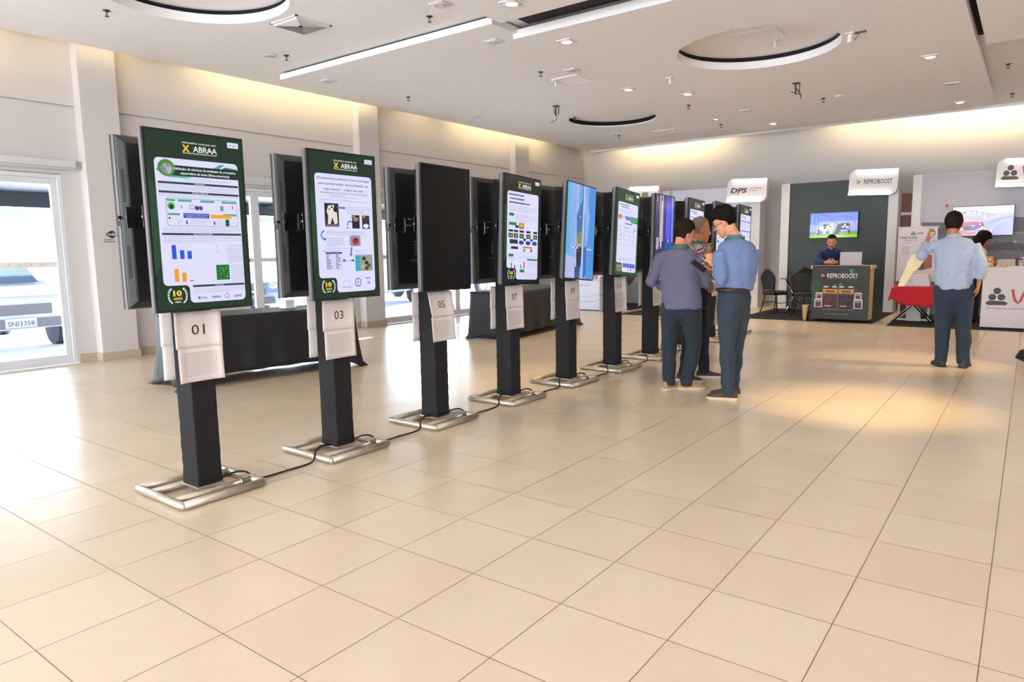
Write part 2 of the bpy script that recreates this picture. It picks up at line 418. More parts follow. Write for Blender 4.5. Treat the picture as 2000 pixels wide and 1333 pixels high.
# black strips and rings painting the shade of slots and recesses above slabs
sl = MB()
sl.box2((-9.0, 6.53, 4.036), (-5.1, 6.56, 4.059)); sl.box2((-4.9, 6.42, 4.03), (-.66, 6.97, 4.055)); sl.box2((-.72, 6.5, 4.03), (-.62, 11, 4.055))
struct(sl.build('trim_4', 'void'))
for i, (cx, cy, r, z0, z1) in enumerate(((-7.07, 4.08, .94, ZP+.1, ZP+.15), (-6.83, 12.54, .86, 4.035, ZP), (-2.99, 9.31, .99, 4.0, ZP))):  # black rings paint the shade in the gap round each recess
    mb = MB(); n = 96
    V = [(cx+(r+.02)*math.cos(2*PI*k/n), cy+(r+.02)*math.sin(2*PI*k/n), z) for z in (z0, z1) for k in range(n)]
    mb.add(V, [(k, (k+1) % n, n+(k+1) % n, n+k) for k in range(n)], 0, True)
    if i == 0: mb.add([(cx-1.2, cy-1.2, z1), (cx+1.2, cy-1.2, z1), (cx+1.2, cy+1.2, z1), (cx-1.2, cy+1.2, z1)], [(0, 1, 2, 3)], 1)
    if i == 1:  # extra black ring over the rim paints a deeper band of shade
        V = [(cx+(r-.004)*math.cos(2*PI*k/n), cy+(r-.004)*math.sin(2*PI*k/n), z) for z in (3.978, z0) for k in range(n)]
        mb.add(V, [(k, (k+1) % n, n+(k+1) % n, n+k) for k in range(n)], 0, True)
    struct(mb.build('trim_%d' % (5+i), ['void', 'ceiling']))
struct(MB().box2((-9.80, 16.74, ZP-.05), (8, 16.78, ZP)).build('trim_8', 'ceiling'))

# cove lamps: real tubes lying on the edge of the ceiling board
def cove(name, x, y, ln, alongy, e):
    o = light(name, 'AREA', (x, y, 4.42), (0, 0, 0), e*ln*.27, (1.0, .76, .40), shape='RECTANGLE', size=.06 if alongy else ln, size_y=ln if alongy else .06)
    d = Vector((-1, 0, -.9)) if alongy else Vector((0, 1, -.9))
    o.rotation_euler = d.to_track_quat('-Z', 'Y').to_euler()
    o.data.size, o.data.size_y = ln, .12
    return o
for a, b, e in ((.5, 3.2, 22), (3.9, 4.9, 14), (5.7, 9.1, 24), (9.9, 10.8, 14), (11.4, 15.0, 24)): cove('cove_lamp_left', -9.69, (a+b)/2, b-a, True, e)
for a, b, e in ((-9.0, -6.2, 44), (-3.7, -2.6, 34), (-2.4, 1.5, 60), (2.0, 6.5, 50)): cove('cove_lamp_far', (a+b)/2, 16.67, b-a, False, e)
# ------------------------------------------------------------------ glazed doors
def door(n, y0, y1, mull, leaf=True):
    r = D.objects.new('door_%d' % n, None); COL.objects.link(r); r.location = (XW-.06, y0, 0); r['kind'] = 'structure'
    L = y1-y0; f = MB()
    for a, b in ((0, .05), (L-.05, L)): f.box2((-.06, a, 0), (.06, b, 2.46))
    f.box2((-.06, .05, 2.41), (.06, L-.05, 2.46)); f.box2((-.06, .05, 0), (.06, L-.05, .03))
    f.build('door_frame', 'frame_white', r, bevel=.004)
    ys = [.05]+mull+[L-.05]
    for a, b in zip(ys, ys[1:]):
        lf = MB()
        for c, d in ((a, a+.075), (b-.075, b)): lf.box2((-.03, c+.002, .03), (.03, d-.002, 2.41))
        lf.box2((-.03, a+.075, 2.33), (.03, b-.075, 2.41)); lf.box2((-.03, a+.075, .03), (.03, b-.075, .12))
        o = lf.build('door_leaf', 'frame_white', r, bevel=.004)
        MB().box2((-.006, a+.075, .12), (.006, b-.075, 2.33)).build('glass_pane', 'glass', o)
        s_ = Art(b-a-.15, .07, (.012, (a+b)/2, 1.31), (0, 1, 0), (0, 0, 1), (1, 0, 0))
        s_.rect(0, 0, s_.W, .07, (.78, .76, .74, 1)); s_.up()
        k = .05
        while k < s_.W-.05: s_.ell(k, .035, .014, .017, (.6, .58, .57, 1), 8); k += .12
        s_.build('safety_strip', 'paper_print', o)
    return r
door(1, .6, 3.84, [1.62])
door(2, 6.33, 8.62, [.32, 1.3])
door(3, 9.28, 13.3, [2.3])
for i, (y0, y1, z) in enumerate(((-.2, 4.0, 2.55), (6.25, 8.7, 2.55), (9.24, 13.4, 2.55))):
    b = MB().box2((XW+.0, y0, z), (XW+.10, y1, z+.09)).cyl((XW+.05, y0, z-.01), (XW+.05, y1, z-.01), .022).build('roller_blind', 'blind', bevel=.01)
    tag(b, ['pale roller blind cassette above the glazed door nearest the camera', 'pale roller blind cassette above the glazed door behind screens 01 and 03', 'pale roller blind cassette above the far glazed door, behind screen 05'][i], 'roller blind', 'roller blinds over the doors')

# ------------------------------------------------------------------ outside the doors
struct(MB().box2((-60, -30, -.3), (XW-.2, 50, -.05)).build('pavement_outside', mat('sunlit_paving', '#e9eaf0', .8, var=.05, vscale=.7)))
cv = MB().box2((-14.2, -3, 2.55), (XW-.4, 22, 2.62)).box2((-14.3, -3, 2.29), (-14.15, 22, 2.56))
for k in range(7): cv.box2((-14.2, -2.5+k*4, 2.46), (XW-.4, -2.42+k*4, 2.55))
cn = cv.build('awning', mat('dark_awning', '#2b3037', .6, var=.05))
gt = MB().box2((-14.3, -3, 2.12), (-14.18, 22, 2.27)).build('gutter', 'frame_white')
ob = empty('patio_awning', 'dark grey awning over the terrace outside the glazed doors', 'awning', (0, 0, 0)); cn.parent = ob; cn.name = 'canopy'; gt.parent = ob
for k in range(6): MB().cyl((-14.2, -1+k*4.4, -.05), (-14.2, -1+k*4.4, 2.3), .04).build('post', 'frame_white', ob)
struct(MB().box2((-30, -20, -.05), (-29.8, 40, 3.2)).build('wall_outside', mat('white_outer_wall', '#f1f1f4', .8)))

def car(loc, rz, body, label, plate=None):
    r = empty('car', label, 'car', loc, rz, 'cars parked outside the glass doors')
    # profile along y (front at -y), width along x
    prof = [(-2.1, .35), (-2.15, .62), (-2.05, .86), (-1.1, 1.0), (-.45, 1.45), (1.2, 1.48), (1.95, 1.02), (2.1, .9), (2.12, .35)]
    mb = MB(); R = []
    for x, k in ((-.86, .93), (-.78, 1), (.78, 1), (.86, .93)):
        R.append([(x, y, .35+(z-.35)*k) for y, z in prof])
    mb.rings(R, 0, True, False); mb.build('body', body, r, bevel=.05)
    g = MB()
    g.add([(-.66, -1.06, 1.03), (.66, -1.06, 1.03), (.6, -.47, 1.44), (-.6, -.47, 1.44)], [(0, 1, 2, 3)])
    for sx in (-1, 1): g.add([(sx*.868, -.75, 1.0), (sx*.868, 1.5, 1.0), (sx*.84, 1.1, 1.37), (sx*.84, -.42, 1.37)], [(0, 1, 2, 3)])
    sh = [tuple((p[0], p[1]-.02, p[2]+.02)) for p in g.v[:4]]; g.v[:4] = sh
    g.build('window_glass', mat('car_glass', '#6d7f98', .1), r)
    gr = MB().box((0, -2.13, .66), (.9, .05, .16)).box((0, -2.15, .45), (1.3, .05, .14)); gr.build('grille', 'tv_edge', r, bevel=.01)
    for sx in (-1, 1): MB().sphere((sx*.66, -2.04, .74), .14, 12, 0, (1.2, .6, .7)).build('headlight', mat('headlight_glass', '#dfe4ef', .1), r)
    for sx in (-1, 1):
        for y in (-1.35, 1.3):
            w_ = MB().cyl((sx*.70, y, .31), (sx*.88, y, .31), .31, n=28).build('wheel', mat('tyre', '#3a3d44', .8), r)
            h = MB(); x = sx*.885
            h.lathe([(.03, 0), (.07, .01), (.07, 0)], (0, 0, 0), 12)
            rim = MB().cyl((sx*.872, y, .31), (sx*.89, y, .31), .2, n=28)
            rim.build('wheel_rim', mat('wheel_rim', '#aab0bd', .3, metal=.5), w_)
            sp = MB()
            for k in range(5):
                a = 2*PI*k/5; sp.box((sx*.893, y+.1*math.cos(a), .31+.1*math.sin(a)), (.01, .17, .035), 0, Matrix.Rotation(a, 3, 'X'))
            sp.build('spokes', mat('wheel_spoke', '#e3e6ee', .3), w_)
    if plate:
        a = Art(.42, .14, (0, -2.185, .46), (1, 0, 0), (0, 0, 1), (0, -1, 0), .002); a.rect(0, 0, .42, .14, '#cfd3de'); a.up(); a.text(plate, .21, .075, .075, '#5a6072', .36, .01)
        a.build('number_plate', 'paper_print', r)
    return r
car((-14.55, 3.95, -.05), PI/2, mat('white_car_paint', '#d5dcec', .25, var=.02), 'pale car with a legible number plate outside the nearest glass door', 'SNI3358')
car((-15.4, 8.3, -.05), PI/2+.05, mat('silver_car_paint', '#9fb0cf', .25, var=.02), 'silver car outside the glass door behind stands 01 and 03')
car((-15.0, 13.2, -.05), .25, mat('grey_blue_car_paint', '#7d8fae', .25, var=.02), 'grey-blue car seen below the dark screen 05')
car((-16.2, 17.6, -.05), .1, mat('blue_car_paint', '#5d79ad', .25, var=.02), 'blue car with a spoked wheel beyond the far glass door')
# folding stools whose legs show outside
def stool(loc, rz, label):
    mb = MB()
    for a in (0, 2.1, 4.2): mb.tube([(0.02*math.cos(a), .02*math.sin(a), .72), (.28*math.cos(a), .28*math.sin(a), .012)], .011)
    r = empty('tripod_table', label, 'table', loc, rz, 'tripod tables on the terrace')
    mb.build('legs', 'chrome', r)
    MB().lathe([(.02, .72), (.28, .725), (.28, .74), (.02, .745)]).build('table_top', 'white', r)
stool((-11.9, 3.15, -.05), .4, 'chrome tripod table on the terrace by the nearest glass door')
stool((-12.2, 7.6, -.05), 1.2, 'chrome tripod table on the terrace seen past screen 01')

# ------------------------------------------------------------------ ceiling fittings
def downlight(x, y, z, on, label, kind='square', power=None):
    r = empty('downlight', label, 'downlight', (x, y, z), 0, 'recessed downlights in the ceiling')
    f = MB()
    if kind == 'square': f.box((0, 0, -.006), (.19, .19, .012))
    f.lathe([(.062, -.004), (.085, -.004), (.085, -.016), (.066, -.02), (.062, -.004)], (0, 0, 0), 28, cap=False)
    f.build('trim_ring', 'panel_white', r)
    MB().lathe([(.003, -.020), (.03, -.021), (.05, -.018), (.064, -.012)], (0, 0, 0), 28).build('lens', 'lamp_on' if on else 'lamp_off', r)
    if on:
        l = light('downlight_lamp', 'SPOT', (0, 0, -.05), (0, 0, 0), power or 110, (1, .76, .50), spot_size=math.radians(110), spot_blend=.9, shadow_soft_size=.06)
        l.parent = r
    return r
LIT = [(-4.41, 5.97, ZS, 'lit downlight in the near ceiling slab above the dark slot'), (-4.67, 7.44, ZS, 'lit square downlight at the near corner of the central ceiling slab'),
       (-4.67, 11.14, ZS, 'lit downlight midway along the left side of the central slab'), (-1.26, 11.16, ZS, 'lit downlight near the right edge of the central slab'),
       (-1.19, 14.99, ZS, 'lit downlight in the far right corner of the central slab'), (-4.4, 14.89, ZS, 'lit downlight in the far left corner of the central slab'),
       (-5.38, 10.43, 3.955, 'small lit downlight just left of the central slab'), (-5.2, 13.9, 3.955, 'tiny lit downlight in the left slab near its far end')]
OFF = [(-5.31, 5.9, ZP, 'unlit square downlight above the slot at the top of the picture'), (-5.47, 7.04, 3.955, 'unlit square downlight beside the corner of the central slab'),
       (-8.57, 6.98, 3.955, 'unlit downlight near the left corner of the left slab'), (-5.45, 8.82, 3.955, 'unlit downlight behind the lit square downlight'),
       (-8.62, 10.53, 3.955, 'unlit downlight by the left edge of the left slab'), (-8.39, 5.88, ZP, 'unlit round downlight beside a sprinkler near the left wall'),
       (-1.17, 13.22, ZS, 'unlit downlight between the two lit ones at the right'), (-4.39, 13.19, ZS, 'unlit downlight in the far left part of the central slab'),
       (-7.6, 14.1, 3.955, 'unlit downlight beyond the furthest round recess')]
for x, y, z, lb in LIT: downlight(x, y, z, True, lb)
for x, y, z, lb in OFF: downlight(x, y, z, False, lb, 'round' if 'round downlight' in lb or 'left edge' in lb else 'square')
for x, y in ((-1.2, 7.4), (-1.2, 4.6), (-4.4, 3.2), (-1.2, 1.4), (2.4, 2.2), (2.4, 6.4), (2.4, 10.5), (2.4, 14.5), (-4.4, -.6), (-7.6, .4), (-.6, -2), (3, -2.5)):  # unseen lamps added beyond the view to brighten the hall
    z = ZS
    if x < -5: z = ZP
    elif y > 6.4: z = ZS if x < -.7 or (y < 10.9) else ZP
    downlight(x, y, z, True, 'added unseen downlight that brightens the hall', 'round', 80 if y > 9 else 34)

for x, y, p, tgt in ((-.6, 5.9, 1.0, (-1.12, 6.61, 0)), (1.7, 9.7, .9, (-1.15, 9.42, 0)), (-4.41, 5.97, .0, (0, 0, 0))):
    if p:
        r = downlight(x, y, ZS, True, 'lit narrow downlight above the open floor, near the right of the hall' if x < 0 else 'lit narrow downlight to the right of the man with the raised arm', 'round', 1)
        l = [o for o in D.objects if o.parent == r and o.type == 'LIGHT'][0]
    else:
        l = [o for o in D.objects if o.type == 'LIGHT' and o.parent and o.parent.name == 'downlight'][0]; tgt = (-4.4, 6.0, 0); p = .35
    l.rotation_euler = (Vector(tgt)-Vector((x, y, ZS))).to_track_quat('-Z', 'Y').to_euler()
    l.data.energy = 560*p; l.data.spot_size = math.radians(34 if p == 1 else 26 if p == .9 else 40); l.data.spot_blend = .9; l.data.color = (1, .70, .33); l.data.shadow_soft_size = .04

# ================================================================== screens and their stands
SX, SY0, DY = -3.868, 2.075, 1.01
TW, TH, TZ = .57, .965, 1.568     # television width, height, centre height
GREEN, GREEN2 = '#16331f', '#1d4a2b'
PAPER = (.74, .74, .97, 1)
def logo(a, cu, v, k=1.0):
    a.text('REUNIÃO ANUAL DA', cu, v, .0085*k, '#e8f0ea', .205*k, .02)
    a.text('X', cu-.083*k, v+.031*k, .036*k, '#f2c230', .045*k, .05)
    a.text('ABRAA', cu+.032*k, v+.031*k, .034*k, '#eef2f4', .145*k, .012)
    a.line([(cu-.04*k, v+.028*k), (cu-.005*k, v+.024*k), (cu+.03*k, v+.033*k), (cu+.065*k, v+.028*k), (cu+.1*k, v+.036*k)], .002*k, '#e0b93a')
    a.text('ASSOCIAÇÃO BRASILEIRA DE EMBRIOLOGIA ANIMAL', cu+.0*k, v+.057*k, .0062*k, '#dfe9e2', .205*k, .03)
def laurel(a, cu, cv, k=1.0):
    a.text('10', cu, cv-.016*k, .03*k, '#f3c94b', .05*k, .05)
    a.text('ANOS', cu, cv+.015*k, .013*k, '#f3c94b', .052*k, .04)
    a.text('ABRAA', cu, cv+.034*k, .009*k, '#e9eef0', .036*k, .03)
    for sg in (-1, 1):
        for i in range(8):
            t = -1.15+i*.33; x = cu+sg*.048*k*math.cos(t*.75); y = cv+.002*k+.042*k*math.sin(t)
            a.poly([(x, y-.006*k), (x+sg*.011*k, y-.010*k), (x+sg*.009*k, y), (x, y+.003*k)], '#e9eef0')
def poster_base(a, title, dark=GREEN, lines_col='#8c8cae', tsz=.02):
    W, H = a.W, a.H
    a.rect(0, 0, W, H, dark); a.up()
    a.poly([(0, .25*H), (0, .8*H), (.1*W, .7*H), (.06*W, .3*H)], GREEN2); a.up()
    logo(a, .54*W, .05*H, .95)
    a.rrect(.84*W, .02*H, .965*W, .052*H, .003, '#dcdff2'); a.up(); a.text('intagen', .9*W, .036*H, .009, '#5a63a8', .05)
    # white sheet with the notch for the anniversary mark
    r = .025; u0, u1, v0, v1, nu, nv = .07*W, .94*W, .145*H, .965*H, .33*W, .86*H
    def arc(cx, cy, a0, a1): return [(cx+r*math.cos(a0+(a1-a0)*i/6), cy+r*math.sin(a0+(a1-a0)*i/6)) for i in range(7)]
    pts = arc(u0+r, v0+r, PI, 1.5*PI)+arc(u1-r, v0+r, 1.5*PI, 2*PI)+arc(u1-r, v1-r, 0, .5*PI)+arc(nu+r, v1-r, .5*PI, PI)+arc(nu-r, nv+r, 2*PI, 1.5*PI)+arc(u0+r, nv-r, .5*PI, PI)
    a.poly(pts, PAPER); a.up()
    laurel(a, .2*W, .92*H, .95)
    for i, t in enumerate(title):
        if isinstance(t, float): a.lines((.5-t/2)*W, v0+.028+i*tsz*1.45-tsz*.35, (.5+t/2)*W, v0+.028+i*tsz*1.45+tsz*.35, 1, '#55557c', .8, i+3); continue
        a.text(t, .5*W, v0+.028+i*tsz*1.45, tsz*.62, '#39395e', min(.8*W, len(t)*tsz*.52), .012)
    return u0, u1, v0, v1
def scr(): return Art(TW-.024, TH-.024, (.0302, 0, 0), (0, 1, 0), (0, 0, 1), (1, 0, 0), .0004, .05)

def art01():
    a = scr(); W, H = a.W, a.H; poster_base(a, [])
    T = '#1d3f41'
    a.poly([(.62*W, .2*H), (.74*W, .158*H), (.80*W, .155*H), (.68*W, .205*H)], '#3fae8c')
    a.poly([(.7*W, .2*H), (.8*W, .17*H), (.93*W, .178*H), (.94*W, .20*H)], '#2a6d66')
    a.poly([(.08*W, .215*H), (.2*W, .25*H), (.38*W, .252*H), (.5*W, .228*H), (.1*W, .2*H)], '#4fb795'); a.up()
    a.rect(.2*W, .182*H, .965*W, .24*H, '#14302c'); a.ell(.185*W, .2*H, .085*W, .047*H, '#4e8a3c', 28); a.up()
    a.ell(.19*W, .205*H, .05*W, .03*H, '#b9b4b6'); a.ell(.2*W, .185*H, .022*W, .012*H, '#8f8b90'); a.poly([(.12*W, .2*H), (.17*W, .19*H), (.2*W, .235*H), (.15*W, .23*H)], '#8e8890'); a.up()
    a.text('Validação de técnicas de avaliação da cromatina', .58*W, .199*H, .0125, '#f2f4f8', .66*W, .02)
    a.text('espermática de emas (Rhea americana)', .58*W, .223*H, .0125, '#f2f4f8', .52*W, .02)
    a.lines(.35*W, .246*H, .92*W, .268*H, 3, '#b0b0cc', .3, 3, False)
    for v, t, u0 in ((.281, 'INTRODUÇÃO', .09), (.333, 'MATERIAL E MÉTODOS', .09), (.568, 'RESULTADOS E DISCUSSÃO', .09), (.868, 'CONCLUSÃO', .36)):
        a.rect(u0*W, (v-.006)*H, .93*W, (v+.006)*H, T); a.up(); a.text(t, (u0+.93)/2*W, v*H, .0065, '#d9e6ee', None, .02)
    a.lines(.09*W, .29*H, .93*W, .322*H, 4, seed=5); a.lines(.09*W, .342*H, .93*W, .36*H, 2, seed=6)
    for b in (0, 1):
        k = b*.002
        a.rrect(.15*W+k, .366*H+k, .9*W-k, .522*H-k, .014, ('#3d6d66', PAPER)[b]); a.up()
    for u, w_, v in ((.16, .08, .378), (.27, .14, .378), (.5, .15, .378), (.73, .16, .378), (.16, .12, .456), (.74, .15, .452)):
        a.rect(u*W, (v-.006)*H, (u+w_)*W, (v+.006)*H, '#43ad8c')
    a.rect(.315*W, .448*H, .585*W, .476*H, '#2b4fc0'); a.rect(.6*W, .452*H, .83*W, .474*H, '#f0a634')
    a.ell(.2*W, .41*H, .038*W, .021*H, '#5cba4d'); a.ell(.46*W, .417*H, .012, .012, '#2f3f9c'); a.ell(.5*W, .417*H, .012, .012, '#6a3d8c')
    a.rect(.385*W, .4*H, .437*W, .424*H, '#7a80a8'); a.rect(.71*W, .4*H, .745*W, .43*H, '#8288bd'); a.rect(.84*W, .4*H, .855*W, .414*H, '#c03a4c')
    a.ell(.78*W, .49*H, .013, .012, '#1c5a44'); a.ell(.78*W, .508*H, .013, .01, '#3a4a30'); a.ell(.175*W, .478*H, .006, .006, '#7a3564'); a.ell(.18*W, .494*H, .006, .006, '#d8e08a')
    a.up(); a.text('IV. AVALIAÇÃO DA COMPACTAÇÃO DA', .45*W, .457*H, .007, '#dfe6ff', .25*W); a.text('CROMATINA - AZUL DE TOLUIDINA (AT)', .45*W, .469*H, .007, '#dfe6ff', .22*W)
    a.ell(.2*W, .415*H, .012, .013, '#202b2c'); a.rect(.39*W, .403*H, .432*W, .421*H, PAPER); a.poly([(.29*W, .42*H), (.3*W, .4*H), (.31*W, .42*H)], '#8a90a0')
    for u in (.34, .63): a.poly([(u*W, .485*H), ((u+.012)*W, .495*H), ((u+.014)*W, .512*H), ((u-.004)*W, .51*H)], '#3a3f63')
    a.lines(.25*W, .484*H, .3*W, .512*H, 3, seed=8); a.lines(.38*W, .484*H, .6*W, .512*H, 3, seed=9); a.lines(.66*W, .484*H, .76*W, .512*H, 3, seed=10)
    a.lines(.1*W, .53*H, .92*W, .558*H, 3, seed=11); a.lines(.1*W, .578*H, .93*W, .62*H, 4, seed=12)
    for u, v, c in ((.17, .63, '#2f57d8'), (.25, .659, '#2f57d8'), (.325, .664, '#2f57d8')): a.rect(u*W, v*H, (u+.045)*W, .71*H, c)
    for u, v, c in ((.18, .765, '#eea02c'), (.255, .788, '#eea02c'), (.33, .832, '#ee7d2c')): a.rect(u*W, v*H, (u+.045)*W, .84*H, c)
    a.rect(.62*W, .748*H, .765*W, .838*H, '#12701d'); a.up()
    rr = random.Random(4)
    for i in range(26): a.ell((.635+rr.random()*.12)*W, (.76+rr.random()*.07)*H, .002, .002, '#9be08c', 6)
    a.line([(.63*W, .62*H), (.65*W, .65*H)], .0015, '#555577'); a.line([(.63*W, .66*H), (.68*W, .68*H)], .0015, '#555577'); a.line([(.74*W, .65*H), (.75*W, .67*H)], .0015, '#555577')
    a.lines(.76*W, .625*H, .93*W, .74*H, 10, seed=13); a.lines(.78*W, .748*H, .93*W, .86*H, 10, seed=14)
    a.lines(.36*W, .88*H, .93*W, .912*H, 4, seed=15)
    a.text('CNPq', .47*W, .938*H, .011, '#3d4a86', .065*W, .02); a.ell(.415*W, .938*H, .007, .008, '#3566a8'); a.text('UFERSA', .6*W, .938*H, .012, '#2c4a6e', .1*W, .03)
    a.arc(.72*W, .935*H, .013, .013, 0, 2*PI, .004, '#7c7caa'); a.text('GEAS', .84*W, .938*H, .014, '#28284c', .09*W, .02)
    return a
def art03():
    a = scr(); W, H = a.W, a.H
    poster_base(a, ['Orquiectomia unilateral como estratégia', 'para preservação da fertilidade do', 'reprodutor – relato de caso'], tsz=.0235)
    a.text('Silvia Edelweiss Crusco¹ Antonio Carlos Bernardo Duque', .5*W, .272*H, .009, '#44446c', .72*W, .015)
    a.lines(.28*W, .283*H, .75*W, .305*H, 3, '#a0a0c4', .3, 3, False)
    a.line([(.12*W, .32*H), (.86*W, .325*H)], .0015, '#4a4a88'); a.line([(.12*W, .34*H), (.44*W, .34*H)], .0012, '#4a4a88')
    B = '#3577d2'
    a.rect(.19*W, .345*H, .40*W, .505*H, '#2c2a33'); a.up()
    a.poly([(.25*W, .36*H), (.33*W, .355*H), (.37*W, .4*H), (.38*W, .48*H), (.33*W, .49*H), (.3*W, .44*H), (.27*W, .49*H), (.23*W, .49*H), (.24*W, .43*H), (.22*W, .4*H)], '#e6e0dc'); a.up()
    a.ell(.35*W, .385*H, .03*W, .02*H, '#1d1b20'); a.ell(.26*W, .385*H, .012*W, .008*H, '#c0586a'); a.ell(.3*W, .37*H, .014*W, .008*H, '#1d1b20')
    a.rect(.2*W, .488*H, .4*W, .504*H, '#6c6460')
    a.poly([(.38*W, .367*H), (.48*W, .367*H), (.48*W, .361*H), (.51*W, .373*H), (.48*W, .385*H), (.48*W, .379*H), (.38*W, .379*H)], B)
    a.lines(.52*W, .36*H, .9*W, .405*H, 4, seed=21); a.line([(.52*W, .41*H), (.9*W, .41*H)], .0012, '#4a4a88')
    for u, c1, c2 in ((.6, '#20222c', '#b46a8a'), (.76, '#3a2c2a', '#e6edf4')):
        a.rect(u*W, .42*H, (u+.12)*W, .515*H, c1); a.up(); a.ell((u+.06)*W, (.45 if c1 == '#20222c' else .495)*H, .045*W, .016*H, c2); a.rect((u+.01)*W, .425*H, (u+.05)*W, .436*H, '#9aa84e')
    a.arc(.565*W, .49*H, .04*W, .025*H, PI*.95, 1.75*PI, .009, B); a.poly([(.51*W, .505*H), (.54*W, .505*H), (.525*W, .525*H)], B)
    a.arc(.17*W, .565*H, .045*W, .028*H, PI*.5, 1.5*PI, .009, B); a.poly([(.165*W, .58*H), (.165*W, .605*H), (.2*W, .592*H)], B)
    a.lines(.2*W, .535*H, .8*W, .555*H, 2, '#a3a3d4', .3, 22); a.line([(.2*W, .562*H), (.82*W, .562*H)], .0012, '#4a4a88')
    a.lines(.2*W, .58*H, .46*W, .645*H, 5, '#a3a3d4', .28, 23); a.line([(.18*W, .655*H), (.54*W, .655*H)], .0012, '#4a4a88')
    a.rrect(.55*W, .565*H, .72*W, .64*H, .014, '#8f95a8'); a.up(); a.ell(.64*W, .605*H, .05*W, .026*H, '#c02436'); a.ell(.65*W, .595*H, .02*W, .01*H, '#6c1422')
    a.poly([(.56*W, .648*H), (.585*W, .648*H), (.57*W, .695*H), (.585*W, .697*H), (.555*W, .715*H), (.535*W, .693*H), (.55*W, .694*H)], B)
    a.text('Espermograma', .26*W, .67*H, .0085, '#5a5a90', .25*W)
    a.rect(.17*W, .682*H, .42*W, .692*H, '#2a318a'); a.rect(.17*W, .692*H, .42*W, .805*H, '#d3d4f4'); a.up()
    for i in range(9): a.lines(.18*W, (.695+i*.012)*H, .28*W, (.702+i*.012)*H, 1, '#6668a8', .8, 30+i, False); a.lines(.32*W, (.695+i*.012)*H, .4*W, (.702+i*.012)*H, 1, '#6668a8', .8, 50+i, False)
    a.text('Resultado', .51*W, .742*H, .01, '#5a5aa0', .1*W)
    for sg, u in ((-1, .445), (1, .585)): a.poly([((u-sg*.025)*W, .735*H), ((u)*W, .735*H), ((u)*W, .728*H), ((u+sg*.025)*W, .742*H), (u*W, .756*H), (u*W, .749*H), ((u-sg*.025)*W, .749*H)], B)
    a.lines(.62*W, .665*H, .88*W, .69*H, 3, '#a3a3d4', .28, 24, False); a.line([(.61*W, .702*H), (.9*W, .702*H)], .0012, '#4a4a88')
    a.rect(.62*W, .705*H, .9*W, .82*H, '#3fa7bb'); a.up(); a.rect(.7*W, .708*H, .89*W, .818*H, '#9ba08c'); a.up()
    for u, v, c in ((.76, .73, '#3a3428'), (.8, .76, '#2c2a24'), (.84, .78, '#6c5234'), (.74, .79, '#c7b95c'), (.8, .8, '#5a3a22')): a.ell(u*W, v*H, .03*W, .014*H, c)
    a.arc(.47*W, .905*H, .05*W, .026*H, PI, 2*PI, .0022, '#5e8a9c'); a.text('PORTLAND', .47*W, .93*H, .009, '#5e7a9c', .14*W, .01)
    a.arc(.65*W, .9*H, .024, .027, 0, 2*PI, .006, '#3b4aa8', 24); a.text('C', .65*W, .9*H, .02, '#3b4aa8', None, .03)
    a.lines(.77*W, .868*H, .87*W, .876*H, 1, '#6a6a9c', .8, 2); a.rect(.805*W, .898*H, .84*W, .915*H, '#c8344a'); a.up(); a.rect(.815*W, .902*H, .83*W, .911*H, PAPER)
    return a
def art07():
    a = scr(); W, H = a.W, a.H
    poster_base(a, [.8, .72, .76], dark='#101a16', tsz=.0235)
    a.lines(.12*W, .27*H, .9*W, .33*H, 4, seed=2)
    G = '#1f8a3f'
    for u, v, w_ in ((.12, .345, .13), (.12, .43, .2), (.12, .725, .13), (.43, .87, .13)): a.rect(u*W, v*H, (u+w_)*W, (v+.028)*H, G)
    a.lines(.28*W, .35*H, .9*W, .425*H, 5, seed=3)
    a.rect(.39*W, .43*H, .53*W, .485*H, '#a0862a'); a.rect(.29*W, .455*H, .38*W, .48*H, '#26284a')
    for i, u in enumerate((.11, .25, .41, .6, .8)):
        a.rect(u*W, .5*H, (u+.12)*W, .52*H, '#23263c'); a.rect(u*W, .532*H, (u+.12)*W, .575*H, '#4a5a3c')
    a.up()
    for i, u in enumerate((.11, .25, .41, .6, .8)): a.ell((u+.06)*W, .555*H, .03*W, .01*H, '#8fa06a')
    a.ell(.46*W, .455*H, .035*W, .016*H, '#e6c23c')
    for u in (.55, .75): a.ell(u*W, .585*H, .035*W, .014*H, '#24264a')
    for u in (.46, .65, .84): a.ell(u*W, .615*H, .07*W, .02*H, '#2542a8')
    a.rect(.14*W, .59*H, .36*W, .63*H, '#2c2f4c'); a.rect(.18*W, .655*H, .37*W, .68*H, '#2c2f4c'); a.rect(.5*W, .65*H, .78*W, .665*H, '#e07838')
    a.rect(.52*W, .67*H, .57*W, .7*H, '#3fae5c'); a.rect(.72*W, .67*H, .77*W, .7*H, '#c42a34')
    a.lines(.12*W, .76*H, .35*W, .79*H, 3, seed=6); a.lines(.4*W, .74*H, .6*W, .77*H, 3, seed=7); a.lines(.63*W, .74*H, .9*W, .76*H, 2, seed=8)
    a.rect(.63*W, .765*H, .93*W, .782*H, G); a.lines(.63*W, .79*H, .92*W, .86*H, 6, seed=9)
    for u, v, c in ((.18, .81, '#2f9c4a'), (.27, .83, '#c42a34'), (.44, .825, '#2f9c4a'), (.53, .795, '#c42a34')): a.rect(u*W, v*H, (u+.03)*W, .86*H, c)
    a.lines(.45*W, .9*H, .92*W, .93*H, 4, seed=10)
    for u in (.45, .56, .67, .78, .87): a.arc(u*W, .948*H, .013, .012, 0, 2*PI, .002, '#7878a8')
    return a
